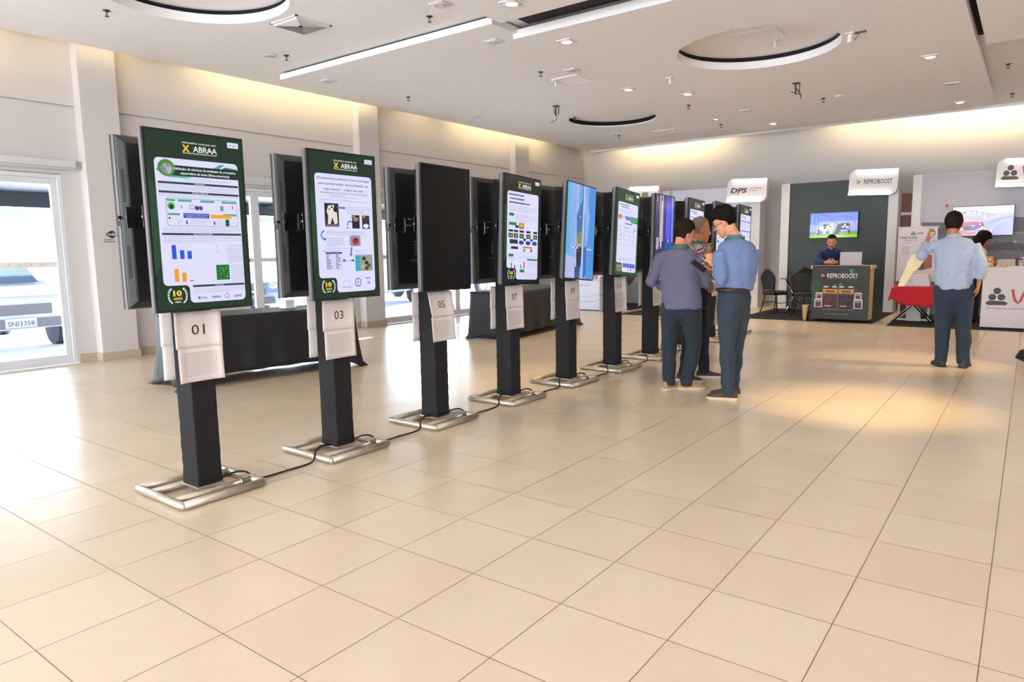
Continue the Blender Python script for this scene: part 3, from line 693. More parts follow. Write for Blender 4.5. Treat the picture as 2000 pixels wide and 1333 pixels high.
def art09():
    a = scr(); W, H = a.W, a.H
    a.rect(0, 0, W, H, '#6ba3e2'); a.up()
    for u0, u1, c in ((0, .12, '#63b4e6'), (.12, .3, '#86aeea'), (.3, .4, '#9db6ee'), (.62, .75, '#7fa8ec'), (.75, 1, '#4c93dc')):
        a.rect(u0*W, 0, u1*W, H, c)
    a.poly([(0, .75*H), (.4*W, .8*H), (.42*W, H), (0, H)], '#b4bce6'); a.poly([(.6*W, .05*H), (.8*W, .3*H), (.75*W, .6*H), (.6*W, .5*H)], '#93b2ee'); a.up()
    a.rect(.56*W, 0, .6*W, H, '#c6d4f2'); a.rect(.6*W, .3*H, .64*W, H, '#5f90dc'); a.up()
    a.poly([(.52*W, 0), (.55*W, 0), (.54*W, .4*H), (.5*W, .72*H), (.42*W, .74*H), (.35*W, .5*H), (.33*W, .33*H), (.42*W, .24*H), (.52*W, .15*H)], '#4a75a8'); a.up()
    a.poly([(.42*W, .5*H), (.52*W, .5*H), (.52*W, .6*H), (.46*W, .66*H), (.38*W, .66*H), (.36*W, .6*H)], '#9a8a34'); a.ell(.45*W, .64*H, .05*W, .012*H, '#d8c650')
    a.poly([(.36*W, .68*H), (.54*W, .66*H), (.53*W, .85*H), (.49*W, .92*H), (.38*W, .9*H)], '#1f2c3c'); a.poly([(.32*W, .88*H), (.5*W, .86*H), (.49*W, H), (.33*W, H)], '#30507c')
    a.poly([(.62*W, .66*H), (.72*W, .64*H), (.74*W, .95*H), (.64*W, H)], '#3c68b8'); a.up()
    a.poly([(.18*W, .672*H), (.28*W, .664*H), (.42*W, .664*H), (.42*W, .684*H), (.28*W, .684*H)], '#d8dce0'); a.poly([(.72*W, .664*H), (.86*W, .664*H), (.93*W, .672*H), (.86*W, .682*H), (.72*W, .684*H)], '#b8c6dc')
    a.ell(.44*W, .705*H, .035*W, .01*H, '#a8463a'); a.ell(.46*W, .34*H, .03*W, .008*H, '#a8c4e0'); a.rect(.3*W, .667*H, .36*W, .68*H, '#2c3038')
    return a
def art11():
    a = scr(); W, H = a.W, a.H
    poster_base(a, [.76, .6], dark='#1b4a22', tsz=.017)
    a.lines(.12*W, .24*H, .9*W, .265*H, 2, seed=2)
    a.rect(.09*W, .295*H, .24*W, .345*H, '#e07f34'); a.rect(.4*W, .3*H, .62*W, .345*H, '#3566dc'); a.rect(.63*W, .295*H, .94*W, .37*H, '#1f8a3f'); a.rect(.28*W, .315*H, .4*W, .32*H, '#3b3b8c')
    a.rect(.38*W, .385*H, .7*W, .395*H, '#2c318c'); a.up(); a.lines(.42*W, .305*H, .6*W, .34*H, 4, '#9db4f4', .4, 3); a.lines(.65*W, .3*H, .92*W, .365*H, 6, '#8fd09c', .4, 4)
    for i in range(4):
        for j in range(4): a.lines((.14+.2*i)*W, (.42+j*.05)*H, (.28+.2*i)*W, (.445+j*.05)*H, 2, '#8f8fb0', .3, i*5+j, False)
    a.rect(.38*W, .435*H, .52*W, .445*H, '#8cc04a'); a.rect(.8*W, .45*H, .86*W, .462*H, '#33333c')
    a.lines(.1*W, .63*H, .92*W, .66*H, 3, seed=5); 
    for i in range(3): a.arc((.2+.3*i)*W, .72*H, .08*W, .02*H, PI, 2*PI, .0016, '#7878a0')
    a.lines(.1*W, .8*H, .92*W, .835*H, 4, seed=6)
    a.rect(.36*W, .862*H, .9*W, .91*H, '#2c50c8'); a.up(); a.lines(.38*W, .868*H, .88*W, .905*H, 4, '#93a8f0', .35, 7)
    a.ell(.6*W, .935*H, .012, .014, '#6c8cc4'); a.ell(.72*W, .935*H, .013, .015, '#7a1f8c'); a.lines(.8*W, .925*H, .89*W, .935*H, 1, '#4a6cc0', .8, 2)
    return a
def art13():
    a = scr(); W, H = a.W, a.H
    a.rect(0, 0, W, H, '#3c3468'); a.up()
    for u0, u1, c in ((0, .14, '#4d4166'), (.2, .27, '#a99c9c'), (.27, .34, '#6d5a78'), (.34, .4, '#b6a6b4'), (.5, .85, '#3a3cc4'), (.85, .93, '#7c9cd8'), (.93, 1, '#30305c')): a.rect(u0*W, 0, u1*W, .6*H, c)
    a.rect(.5*W, .6*H, .85*W, .8*H, '#2458a8'); a.rect(0, .8*H, W, H, '#241c40'); a.up()
    a.poly([(.3*W, .06*H), (.36*W, .1*H), (.32*W, .7*H), (.24*W, .66*H)], '#cfc4cc'); a.poly([(.55*W, .15*H), (.65*W, .08*H), (.78*W, .15*H), (.78*W, .55*H), (.55*W, .55*H)], '#5a5ce6')
    a.ell(.68*W, .58*H, .02*W, .03*H, '#d8deff'); a.up()
    a.text('VÍDEOS', .1*W, .63*H, .05, '#f0f0fa', .15, .03, rot=PI/2); a.rect(.17*W, .56*H, .18*W, .7*H, '#e8e8f6'); a.rect(.06*W, .035*H, .1*W, .05*H, '#e8e8f6'); a.rect(.06*W, .065*H, .1*W, .085*H, '#e8e8f6')
    return a
def art15(seed, accent):
    a = scr(); W, H = a.W, a.H
    poster_base(a, [.72, .55], dark='#262b22', tsz=.017)
    v = .25
    for i in range(3): a.rect(.09*W, v*H, .93*W, (v+.018)*H, accent); a.lines(.1*W, (v+.03)*H, .92*W, (v+.13)*H, 7, seed=seed+i); v += .16
    a.rect(.14*W, .72*H, .4*W, .82*H, '#4a6cc0'); a.rect(.5*W, .72*H, .85*W, .82*H, '#b8c4d0'); a.rect(.16*W, .69*H, .24*W, .71*H, '#e0a83c')
    return a
def art17():
    a = scr(); W, H = a.W, a.H
    poster_base(a, [], dark='#23281f')
    a.rect(.1*W, .16*H, .9*W, .27*H, '#3a4640'); a.rect(.1*W, .34*H, .93*W, .36*H, '#5a6c90'); a.lines(.1*W, .29*H, .9*W, .33*H, 3, seed=3); a.lines(.1*W, .38*H, .9*W, .5*H, 8, seed=4)
    a.rect(.12*W, .53*H, .3*W, .56*H, '#e8c83c'); a.rect(.12*W, .58*H, .24*W, .62*H, '#3566dc'); a.lines(.4*W, .53*H, .9*W, .64*H, 7, seed=5); a.lines(.1*W, .66*H, .9*W, .84*H, 10, seed=6)
    return a
def blank():
    a = scr(); a.rect(0, 0, a.W, a.H, (.012, .011, .01, 1)); return a

def tv_shell():
    """centre of the case at the origin, screen facing +x"""
    r = D.objects.new('portrait_television', None); COL.objects.link(r); r.empty_display_size = .1
    c = MB()
    c.box((.019, 0, 0), (.018, TW, TH)); c.box((-.003, 0, 0), (.026, TW-.002, TH-.002), 1)
    c.build('case', ['black_plastic', 'tv_edge'], r, bevel=.002)
    b = MB(); y, z = TW/2-.004, TH/2-.004
    R = [[(x, -a, -e), (x, a, -e), (x, a, e), (x, -a, e)] for x, a, e in ((-.016, y, z), (-.03, y-.004, z-.004), (-.052, y-.036, z-.036), (-.056, y-.045, z-.045))]
    b.rings(R, 0, True, False)
    h = b.build('rear_housing', 'tv_back', r, bevel=.004)
    for sg in (-1, 1):
        for z0 in (-.3, .12):
            v = MB()
            for k in range(18): v.box((-.0425, sg*(y-.02), z0+k*.01), (.004, .018, .004), 0, Matrix.Rotation(sg*-.45, 3, 'Z'))
            v.build('vent_grille', 'void', h)
    f = MB()
    for yy, zz in ((-.2, .38), (.2, .38), (-.2, -.38), (.2, -.38), (-.1, .05), (.1, .05)): f.cyl((-.055, yy, zz), (-.06, yy, zz), .006, n=10)
    f.build('screws', 'void', h)
    s_ = MB().box((-.0575, -.03, .25), (.002, .05, .1)); s_.build('rating_label', mat('rating_label', '#77797c', .5), h)
    s2 = MB()
    for k in range(5): MB().box((-.0575, .04, -.1-k*.025), (.003, .02, .012)).build('socket', 'tv_edge', h)
    s2.box((-.0575, .06, -.25), (.003, .07, .01)); s2.build('socket', 'tv_edge', h)
    # bracket between the case and the post
    p = MB().box((-.0605, 0, .03), (.005, .52, .1)); p.box((-.063, -.245, .03), (.010, .05, .115)); p.box((-.063, .245, .03), (.010, .05, .115))
    pl = p.build('mount_plate', 'black_plastic', r, bevel=.002)
    q = MB()
    for sg in (-1, 1): q.box((-.066, sg*.15, .03), (.008, .012, .12))
    q.cyl((-.066, -.13, .03), (-.066, .13, .03), .004, n=8); q.cyl((-.066, -.13, .08), (-.066, .13, .08), .003, n=8)
    q.build('mount_rails', 'chrome', pl)
    kn = MB()
    for yy in (-.262, -.13, .13, .262): kn.cyl((-.062, yy, .03), (-.070, yy, .03), .011, n=12)
    kn.build('bolts', 'chrome', pl)
    pw = MB().box((-.0, TW/2-.01, .0), (.03, .02, .03)).cyl((-.03, TW/2, .03), (-.03, TW/2+.018, .03), .01, n=10); pw.build('side_button', 'black_plastic', r)
    return r
shell = tv_shell(); used = [False]
def television(x, y, z, front, label, display=None, tilt=0., group=None, off=False):
    if not used[0]: r = shell; used[0] = True
    else:
        base = shell; r = base.copy(); COL.objects.link(r)
        for ch in [o for o in D.objects if o.parent == base and o.name.split('.')[0] != 'display']: copy_tree(ch, r)
    r.location = (x, y, z); r.rotation_euler = (tilt, 0, 0 if front else PI)
    tag(r, label, 'television', group)
    if off: Art(TW-.024, TH-.024, (.0302, 0, 0), (0, 1, 0), (0, 0, 1), (1, 0, 0)).__class__
    if display is not None: display.build('display', 'screen', r)
    elif off: MB().box((.0292, 0, 0), (.002, TW-.024, TH-.024)).build('display', 'screen_off', r)
    return r

# --- one stand
def sheet_mesh(seed, flip=1, number=None, z0=0.):
    """two sheets of A4 taped one above the other, slightly curled; faces +x"""
    pass
def paper(parent, x, yc, ztop, w, h, name, label, curl, art=None, face=1, skew=0.):
    n = 14; m = 6; vs = []; fs = []
    for j in range(m+1):
        for i in range(n+1):
            t = i/n-.5; s_ = j/m
            yy = yc+t*w*1.0+skew*s_
            d = curl*max(0, abs(t)-.25)**1.5*6*(1 if t > 0 else .6)
            vs.append((x+face*(d*.6+.001+.006*s_*s_), yy, ztop-s_*h))
    for j in range(m):
        for i in range(n): k = j*(n+1)+i; fs.append((k, k+1, k+n+2, k+n+1))
    mb = MB().add(vs, fs, 0, True); o = mb.build(name, 'paper', parent)
    sm = o.modifiers.new('thick', 'SOLIDIFY'); sm.thickness = .0006; sm.offset = -face
    if label: o['label'] = label
    if art:
        # lettering follows the curve of the sheet
        V = []
        for p in art.v:
            u, v = p.y, -p.z      # art in local metres: y across, z down (negative)
            t = u/w; s_ = v/h; d = curl*max(0, abs(t)-.25)**1.5*6*(1 if t > 0 else .6)
            V.append(Vector((x+face*(d*.6+.001+.006*s_*s_+.0016), yc+u+skew*s_, ztop-v)))
        art.v = V; art.build('lettering', 'paper_print', o)
    return o
M['paper'] = mat('white_paper', '#ddd5d2', .85, var=.02, vscale=5)
def num_art(t, w, h):
    a = Art(w, h, (0, 0, -h/2), (0, 1, 0), (0, 0, 1), (1, 0, 0), 0)
    a.text(t, w*.52, h*.50, .06, '#26262c', .078, .0); return a
def list_art(w, h, seed):
    a = Art(w, h, (0, 0, -h/2), (0, 1, 0), (0, 0, 1), (1, 0, 0), 0); r = random.Random(seed)
    for i in range(14):
        v = h*(.16+i*.05); a.rect(w*.12, v, w*.9, v+.0006, '#b0aaac')
        u = w*.13
        while u < w*.86:
            L = r.uniform(.008, .03); a.rect(u, v+.003, min(u+L, w*.88), v+.0058, '#bdb6b6'); u += L+.005
    for u in (.12, .35, .6, .9): a.rect(w*u, h*.16, w*u+.0006, h*.86, '#b5afb0')
    return a
def stand(k, label, post_h=2.03):
    y = SY0+DY*k; r = empty('screen_stand', label, 'screen stand', (SX+.0, y, 0), 0, 'fabric-covered screen stands in a row')
    rr = random.Random(k)
    # fabric sleeve: square section, lightly rumpled
    R = []
    N = 44; hw, hd = .073, .083
    for i in range(N+1):
        z = .058+(post_h-.058)*i/N; ring = []
        fl = 1.0+.05*math.exp(-((z-.07)/.03)**2)
        for (a, b) in ((-1, -1), (-.9, -1), (0, -1), (.9, -1), (1, -1), (1, -.9), (1, 0), (1, .9), (1, 1), (.9, 1), (0, 1), (-.9, 1), (-1, 1), (-1, .9), (-1, 0), (-1, -.9)):
            wob = .0010*math.sin(z*70+a*3+b*2+k)*(1 if z < .5 or k in (2, 4) else .25)+rr.uniform(-.0006, .0006)
            ring.append((a*(hd*fl+wob), b*(hw*fl+wob), z+(rr.uniform(-.004, .01) if i == N else 0)))
        R.append(ring)
    MB().rings(R, 0, True, True).build('post_sleeve', 'cloth_black', r)
    # base of welded tubes: outer rectangle, inner rails and foot plate
    f = MB(); X0, X1, Y0, Y1, z = -.27, .235, -.25, .245, .026; rad = .0235
    pts = [(X0, Y0), (X1, Y0), (X1, Y1), (X0, Y1)]
    for (a, b), (c, d) in zip(pts, pts[1:]+pts[:1]): f.cyl((a, b, z), (c, d, z), rad, n=18)
    for a, b in pts: f.sphere((a, b, z), rad, 10)
    f.build('base_frame', 'steel', r)
    for xx in (-.135, .125): MB().cyl((xx, Y0+.0, z), (xx, Y1-.0, z), rad*.92, n=16).build('base_rail', 'steel', r)
    MB().box((-.005, .0, .049), (.19, .17, .01)).build('foot_plate', 'steel', r, bevel=.002)
    cl = MB()
    for (a, b), (c, d) in (((.13, .15), (.11, .15)),): cl.cyl((a, b, z), (a, b+.02, z), rad*1.15, n=14)
    cl.build('weld_collar', 'chrome', r)
    n = 2*k+1; w_, h_ = .272, .2
    cur = (.05, .02, .03, .02, .0, .06, .03, .0, 0, 0)[k]
    sk = (-.004, -.01, .04, -.004, 0, .01, 0, 0, 0, 0)[k]
    paper(r, .086, -.015, 1.075, w_, .205, 'number_sheet', 'white sheet printed %02d' % n, cur, num_art('%02d' % n, w_, .205), 1, sk)
    paper(r, .090, -.012+sk*.6, .875, w_*.96, .2, 'list_sheet', 'white sheet with a printed table', cur, list_art(w_*.96, .2, k), 1, sk*.2)
    paper(r, -.086, .0, 1.07, w_, .2, 'rear_number_sheet', None, .03, None, -1)
    paper(r, -.090, .0, .872, w_*.96, .2, 'rear_list_sheet', None, .03, None, -1)
    MB().box2((-.205+.064, -.05, TZ-.01), (-.083, .05, TZ+.075)).build('rear_arm', 'black_plastic', r, bevel=.003)
    return r
fl = ['fabric-covered stand nearest the camera, its sheet printed 01', 'second stand of the row, its sheet printed 03', 'stand whose sheet reads 05 under the switched-off screen', 'stand whose sheet reads 07', 'stand whose sheet reads 09',
      'stand whose sheet reads 11', 'stand just left of the mauve-shirted man, its number sheet hidden', 'stand hidden behind the three talking men, its base between their legs', 'stand second from the far end of the row, behind the talking men', 'stand at the far end of the row']
for k in range(10): stand(k, fl[k])
fronts = [(art01(), 'lit portrait screen 01 titled Validação de técnicas, nearest the camera'), (art03(), 'lit portrait screen titled Orquiectomia unilateral, above sheet 03'),
          (None, 'switched-off portrait screen above sheet 05'), (art07(), 'lit portrait screen with green tabs and dark blue ovals, above sheet 07'),
          (art09(), 'lit portrait screen showing a sideways blue lake landscape'), (art11(), 'lit portrait screen with a bright green border, above sheet 11'),
          (art13(), 'lit purple and blue portrait screen with sideways word VÍDEOS'), (art15(3, '#8ea2dc'), 'lit poster screen just above the grey-haired man'),
          (art17(), 'lit poster screen between the grey-haired man and the man with glasses'), (art15(9, '#4a70d8'), 'furthest lit poster screen, right of the head of the man with glasses')]
for k, (a, lb) in enumerate(fronts):
    y = SY0+DY*k+(0, 0, 0, -.0, .0, .0, 0, 0, 0, 0)[k]
    television(-3.714, y, TZ, True, lb, a, (0, 0, -.015, -.05, -.085, -.085, -.03, -.05, -.05, -.05)[k], 'portrait screens facing the hall', a is None)
bl = ['back of the screen hung behind screen 01, metal bracket in view', 'back of the screen hung behind screen 03', 'back of the screen hung behind the switched-off screen 05', 'back of the screen hung behind screen 07',
      'back of the screen hung behind the blue lake screen', 'back of the screen hung behind screen 11', 'back of the screen behind the purple screen', 'back of the screen behind the grey-haired man', 'back of the screen behind the man with glasses', 'back of the furthest rear screen']
for k in range(10):
    television(-4.078, SY0+DY*k+.025, TZ+.005, False, bl[k], blank(), 0, 'portrait screens seen from the back')
# arms from post to the rear screens
# cables lying between the bases
for k in range(7):
    y0 = SY0+DY*k; r = random.Random(k+40)
    x = SX+.06
    pts = [(x-.02, y0+.09, .057), (x+.0, y0+.17, .075), (x+.02, y0+.235, .062), (x+.05, y0+.29, .012), (x+.06+r.uniform(-.02, .02), y0+.5, .008), (x+.05, y0+DY-.32, .008), (x+.03, y0+DY-.275, .045), (x, y0+DY-.24, .062), (x-.03, y0+DY-.16, .075), (x-.04, y0+DY-.09, .06)]
    # smooth by Catmull-Rom
    P = [Vector(p) for p in pts]; S = []
    for i in range(len(P)-1):
        a, b, c, d = P[max(i-1, 0)], P[i], P[i+1], P[min(i+2, len(P)-1)]
        for j in range(5):
            t = j/5; S.append(.5*((2*b)+(c-a)*t+(2*a-5*b+4*c-d)*t*t+(3*b-a-3*c+d)*t**3))
    S.append(P[-1])
    o = MB().tube(S, .0062, 8).build('power_cable', 'cable')
    w2 = 2*k+1
    tag(o, 'black cable on the floor between the stands of screens %02d and %02d' % (w2, w2+2) if k < 6 else 'black cable on the floor behind the mauve-shirted man, at the next stand', 'cable', 'cables linking the stands')

# ================================================================== draped tables behind the row
def draped(name, label, A, B, wd, hz, seed, lift, pud, mtl='cloth_table', group=None, cat='table', legs=True):
    """A, B: ends of the hall-side top edge (A nearer the camera); the table lies to the left of A-B"""
    A, B = Vector((*A, 0)), Vector((*B, 0)); d = (B-A); L = d.length; d.normalize(); n = Vector((-d.y, d.x, 0))
    r = empty(name, label, cat, tuple(A), 0, group); O = A
    rr = random.Random(seed); per = []
    def seg(P, Q, out, m, side):
        for i in range(m): per.append((P+(Q-P)*(i/m), out, side, i/m))
    c0, c1, c2, c3 = A, B, B+n*wd, A+n*wd
    seg(c0, c1, -n, 40, 0); seg(c1, c2, d, 16, 1); seg(c2, c3, n, 40, 2); seg(c3, c0, -d, 16, 3)
    N = len(per); R = []; ph = [rr.uniform(0, 6.28) for _ in range(4)]
    rows = 12
    for j in range(rows+1):
        t = j/rows; ring = []
        for i, (P, out, side, s_) in enumerate(per):
            corner = max(0, 1-min(s_, 1-s_)*(L if side in (0, 2) else wd)/.17)
            o2 = out if corner == 0 else (out+((-d if s_ < .5 else d) if side in (0, 2) else ((-n if s_ < .5 else n) if side == 1 else (n if s_ < .5 else -n)))*.6*corner).normalized()
            fold = .018*math.sin(s_*(34 if side in (0, 2) else 16)+ph[side])*t
            flare = (.012+fold+.035*corner*t*(1.0+pud[side]))*1.0
            drop = hz-(lift[side] if corner < .4 else 0)*(1-corner)
            z = hz-drop*t
            e = .0
            if j == rows and (corner > .4): e = .05; z = .006
            p = P+o2*(flare*t**.8+e)
            ring.append((p.x-O.x, p.y-O.y, max(.006, z)))
        R.append(ring)
    mb = MB(); mb.rings(R, 0, False, True)
    top = [(P.x-O.x, P.y-O.y, hz+.0005) for P, *_ in per]; mb.add(top, [tuple(range(N))])
    o = mb.build('cloth', mtl, r); sm = o.modifiers.new('thick', 'SOLIDIFY'); sm.thickness = .003
    if legs:
        for P in (c0+d*.12+n*.1, c1-d*.12+n*.1, c2-d*.12-n*.1, c3+d*.12-n*.1):
            q = P-O; MB().cyl((q.x, q.y, .0), (q.x, q.y, hz-.02), .016).build('leg', 'tv_edge', r)
        q = [c+(c0+c2-2*c)*.01-O for c in (c0, c1, c2, c3)]
        MB().add([(p.x, p.y, z) for z in (hz-.03, hz-.004) for p in q], [(0, 1, 2, 3), (7, 6, 5, 4), (0, 4, 5, 1), (1, 5, 6, 2), (2, 6, 7, 3), (3, 7, 4, 0)]).build('tabletop', 'wood_light', r)
    return r
draped('draped_table', 'long table under a navy-black cloth behind stands 01 and 03', (-6.93, 3.6), (-6.63, 5.63), .72, .75, 3, (.13, .03, .02, .02), (.8, 1.4, .2, 1.5), group='cloth-covered tables')
draped('draped_table', 'long table under a black cloth behind stands 07 and 09', (-6.42, 8.6), (-6.72, 10.98), .78, .75, 8, (.10, .03, .02, .02), (.6, 2.2, .2, 1.0), group='cloth-covered tables')
# small acrylic holder on the near table
ac = MB().box((-7.15, 5.05, .80), (.09, .12, .1)).box((-7.15, 5.05, .755), (.12, .16, .01))
tag(ac.build('acrylic_holder', mat('clear_acrylic', '#dfe6ee', .1), bevel=.003), 'small clear acrylic holder on the near draped table', 'holder')
ac = MB().box((-7.05, 4.02, .775), (.1, .14, .05)).box((-7.05, 4.02, .82), (.02, .12, .06))
tag(ac.build('acrylic_holder', 'frame_white', bevel=.003), 'white card holder on the near draped table beside sheet 01', 'holder')
# wifi notice on the first pillar
a = Art(.26, .2, (XW+.172, 4.33, 1.66), (0, 1, 0), (0, 0, 1), (1, 0, 0), .0006)
a.ell(.13, .065, .055, .05, '#26262e'); a.rrect(.055, .04, .205, .09, .025, '#26262e'); a.up(); a.rrect(.132, .045, .195, .085, .012, '#e4e2e4'); a.up()
a.text('Wi', .095, .066, .032, '#e8e6e8', .055, .02); a.text('Fi', .163, .066, .032, '#26262e', .036, .02)
a.lines(.02, .128, .24, .142, 1, '#5a5a62', .7, 3); a.lines(.02, .155, .24, .169, 1, '#5a5a62', .7, 9)
o = a.build('wifi_notice', 'paper_print'); tag(o, 'black Wi-Fi sticker on the white pillar beside screen 01', 'sticker')
# fire notice / small wall outlet plates
# ================================================================== exhibition booths
BY = 16.25
def panel_thing(name, label, parts, group=None):
    r = empty(name, label, 'exhibition wall', (parts[0][1], BY, 0), 0, group)
    for nm, x0, x1, y0, y1, z0, z1, m in parts:
        MB().box2((x0-parts[0][1], y0-BY, z0), (x1-parts[0][1], y1-BY, z1)).build(nm, m, r, bevel=.003)
    return r
G = 'exhibition booth walls'
panel_thing('booth_wall', 'lilac-white booth wall behind the talking men', [('panel', -7.23, -5.28, 16.30, 16.38, 0, 2.8, 'panel_lilac'), ('column', -5.28, -5.03, 16.25, 16.65, 0, 2.5, 'panel_white'), ('column', -7.42, -7.23, 16.22, 16.6, 0, 2.8, 'panel_white')], G)
gw = panel_thing('booth_wall', 'dark green booth wall between two white columns', [('panel', -4.40, -2.42, 16.3, 16.36, 0, 2.78, 'green_panel'), ('column', -4.57, -4.39, 16.25, 16.6, 0, 2.78, 'panel_white'), ('column', -2.43, -2.25, 16.25, 16.75, 0, 2.52, 'panel_white')], G)
a = Art(1.96, 2.7, (-3.41+4.40, .045, 1.4), (1, 0, 0), (0, 0, 1), (0, -1, 0), .0008, .12)
for i in range(5): a.arc(.55+.09*i, .75+.05*i, .22, .16+.02*i, .3, 2.4, .006, '#3b4b45')
for i in range(6): a.arc(1.5-.06*i, 1.7+.08*i, .35, .3, 3.3, 4.6, .006, '#24553a')
a.build('printed_pattern', 'print', gw)
ww = panel_thing('booth_wall', 'grey booth wall with a printed farm landscape, at the right edge', [('panel', -1.84, 1.9, 16.3, 16.36, 0, 2.78, 'panel_lilac'), ('column', -2.0, -1.84, 16.25, 16.6, 0, 2.78, 'panel_white')], G)
a = Art(3.7, 2.76, (0.03+1.84, .045, 1.39), (1, 0, 0), (0, 0, 1), (0, -1, 0), .0008, .12)
a.rect(0, 0, 3.7, 2.76, '#b3afb8'); a.up()
a.poly([(0, .93), (.5, .95), (1.1, .86), (1.7, .9), (2.1, .72), (2.6, .66), (3.1, .8), (3.7, .7), (3.7, 1.4), (0, 1.4)], '#5d5a60'); a.up()
a.rect(0, 1.2, 3.7, 2.76, '#6b676b'); a.poly([(0, 1.15), (1.2, 1.3), (2.4, 1.0), (3.7, 1.15), (3.7, 1.5), (0, 1.5)], '#77737a'); a.up()
a.poly([(0, 1.5), (1.5, 1.35), (3.7, 1.6), (3.7, 1.75), (1.4, 1.5), (0, 1.62)], '#4d4a4f'); a.poly([(1.3, 1.2), (2.6, 1.05), (3.6, 1.3), (2.4, 1.2)], '#8a868c'); a.up()
rn = random.Random(5)
for i in range(60): a.ell(rn.uniform(.05, 3.6), rn.uniform(1.0, 2.0), rn.uniform(.01, .05), rn.uniform(.008, .02), rn.choice(['#444147', '#908c92', '#524e54']), 7)
nodes = [(1.55, 1.35), (1.9, 1.42), (1.75, 1.75), (2.1, 1.6), (2.35, 1.8), (2.5, 1.45), (1.45, 1.85), (.42, .62)]
for i in range(6): a.line([nodes[i], nodes[(i+1) % 6]], .006, '#aaa6ac'); a.line([nodes[i], nodes[(i+2) % 6]], .005, '#a09ca2')
for u in (.25, .6): a.line([nodes[7], (u, .95)], .006, '#a5969c')
a.up()
for u, v in nodes[:7]: a.ell(u, v, .02, .02, '#c9c5cb', 8)
a.ell(.42, .62, .025, .03, '#b5434a', 8)
a.poly([(1.6, 1.66), (1.95, 1.58), (2.05, 1.75), (2.0, 1.95), (1.85, 1.8), (1.65, 1.85)], '#d5d1d3'); a.ell(1.62, 1.72, .1, .07, '#4a464b'); a.ell(1.95, 1.62, .05, .06, '#4a464b'); a.ell(1.98, 1.8, .03, .06, '#4a464b')
a.build('printed_landscape', 'print', ww)
# grey booth wall with a printed cow at the far left
cw = panel_thing('booth_wall', 'grey booth wall with printed cattle, seen between stands 11 and 13', [('panel', -9.5, -7.42, 16.3, 16.36, 0, 2.3, mat('grey_panel', '#8d8b8e', .5))], G)
a = Art(1.2, 1.4, (1.43, .045, .72), (1, 0, 0), (0, 0, 1), (0, -1, 0), .0008, .12)
a.rect(0, 0, 1.2, 1.4, '#98969a'); a.up()
a.poly([(0, .2), (.5, .1), (.62, .35), (.55, .62), (.42, .85), (.3, .98), (.22, .8), (.34, .6), (.2, .45), (0, .5)], '#3c3a3d'); a.poly([(.6, .1), (1.0, .2), (1.05, .45), (.9, .72), (.78, .8), (.8, .5), (.66, .4)], '#454346'); a.up()
for u, v in ((.3, .3), (.42, .45), (.85, .35), (.38, .7)): a.ell(u, v, .06, .05, '#bdbbbe', 9)
a.build('printed_cattle', 'print', cw)
# brown cabinet in the recess
cb = empty('wooden_cabinet', 'tall brown wooden cabinet with white rails in the gap between two booths', 'cabinet', (-2.12, 16.5, 0))
MB().box2((-.13, .22, 0), (.13, .5, 2.46)).build('back_panel', 'wood_dark', cb)
for z in (2.04, 1.6, 1.1): MB().box2((-.13, .16, z-.03), (.13, .24, z+.03)).build('rail', 'panel_white', cb, bevel=.003)
# lit fascia signs
def sign(x0, x1, label, draw, z0=2.42, z1=2.93):
    w_, h_ = x1-x0, z1-z0
    r = empty('fascia_sign', label, 'sign', ((x0+x1)/2, 16.05, (z0+z1)/2), 0, 'lit fascia signs over the booths')
    r.rotation_euler = (0, math.radians(2.2), 0)
    rad = .13; poly = []
    for cx, cy, a0, on in ((w_/2, h_/2, 0, 0), (-w_/2, h_/2, PI/2, 1), (-w_/2, -h_/2, PI, 0), (w_/2, -h_/2, 1.5*PI, 1)):
        if on:
            sx, sy = (1 if cx > 0 else -1), (1 if cy > 0 else -1)
            poly += [(cx-sx*rad+rad*math.cos(a0+k*PI/16), cy-sy*rad+rad*math.sin(a0+k*PI/16)) for k in range(9)]
        else: poly.append((cx, cy))
    MB().prism(poly, 'y', -.06, .08).build('board', 'white', r, bevel=.002)
    for sg in (1, -1):
        a0 = -w_/2+(rad if sg > 0 else .005); a1 = w_/2-(.005 if sg > 0 else rad)
        MB().box2((a0, -.088, sg*(h_/2-.012)-.012), (a1, -.062, sg*(h_/2-.012)+.012)).build('led_strip', 'led', r)
        l = light('led_glow', 'AREA', ((a0+a1)/2, -.085, sg*(h_/2-.03)), (0, 0, 0), .45, (1, .82, .58), shape='RECTANGLE', size=a1-a0, size_y=.012)
        l.rotation_euler = Vector((0, .55, -sg)).to_track_quat('-Z', 'Y').to_euler(); l.parent = r
    a = Art(w_, h_, (0, -.061, 0), (1, 0, 0), (0, 0, 1), (0, -1, 0), .0008, .12); draw(a); a.build('lettering', 'print', r)
    MB().cyl((0, .02, h_/2), (0, .02, h_/2+.0), .01) if False else None
    # arms that hold the sign to its booth
    MB().box2((-w_/2+.1, .08, -h_/2+.06), (-w_/2+.16, .2, -h_/2+.12)).build('arm', 'panel_white', r); MB().box2((w_/2-.2, .08, -h_/2+.06), (w_/2-.14, .2, -h_/2+.12)).build('arm', 'panel_white', r)
def d_dps(a):
    a.text('DPS', .27, .25, .105, '#23262a', .36, .035, slant=.25); a.lines(.11, .322, .45, .337, 1, '#7a7a7c', .7, 4)
    a.text('mindray', .67, .2, .05, '#a8555a', .25, .006); a.lines(.57, .25, .79, .27, 1, '#9a8488', .7, 4); a.ell(.53, .245, .012, .01, '#a8454a', 8)
def d_rep(a):
    a.poly([(.15, .19), (.15, .3), (.24, .245)], '#b48f2a'); a.text('REPROBOOST', .54, .235, .098, '#26242c', .52, .012); a.line([(.28, .315), (.8, .315)], .004, '#a09aa0')
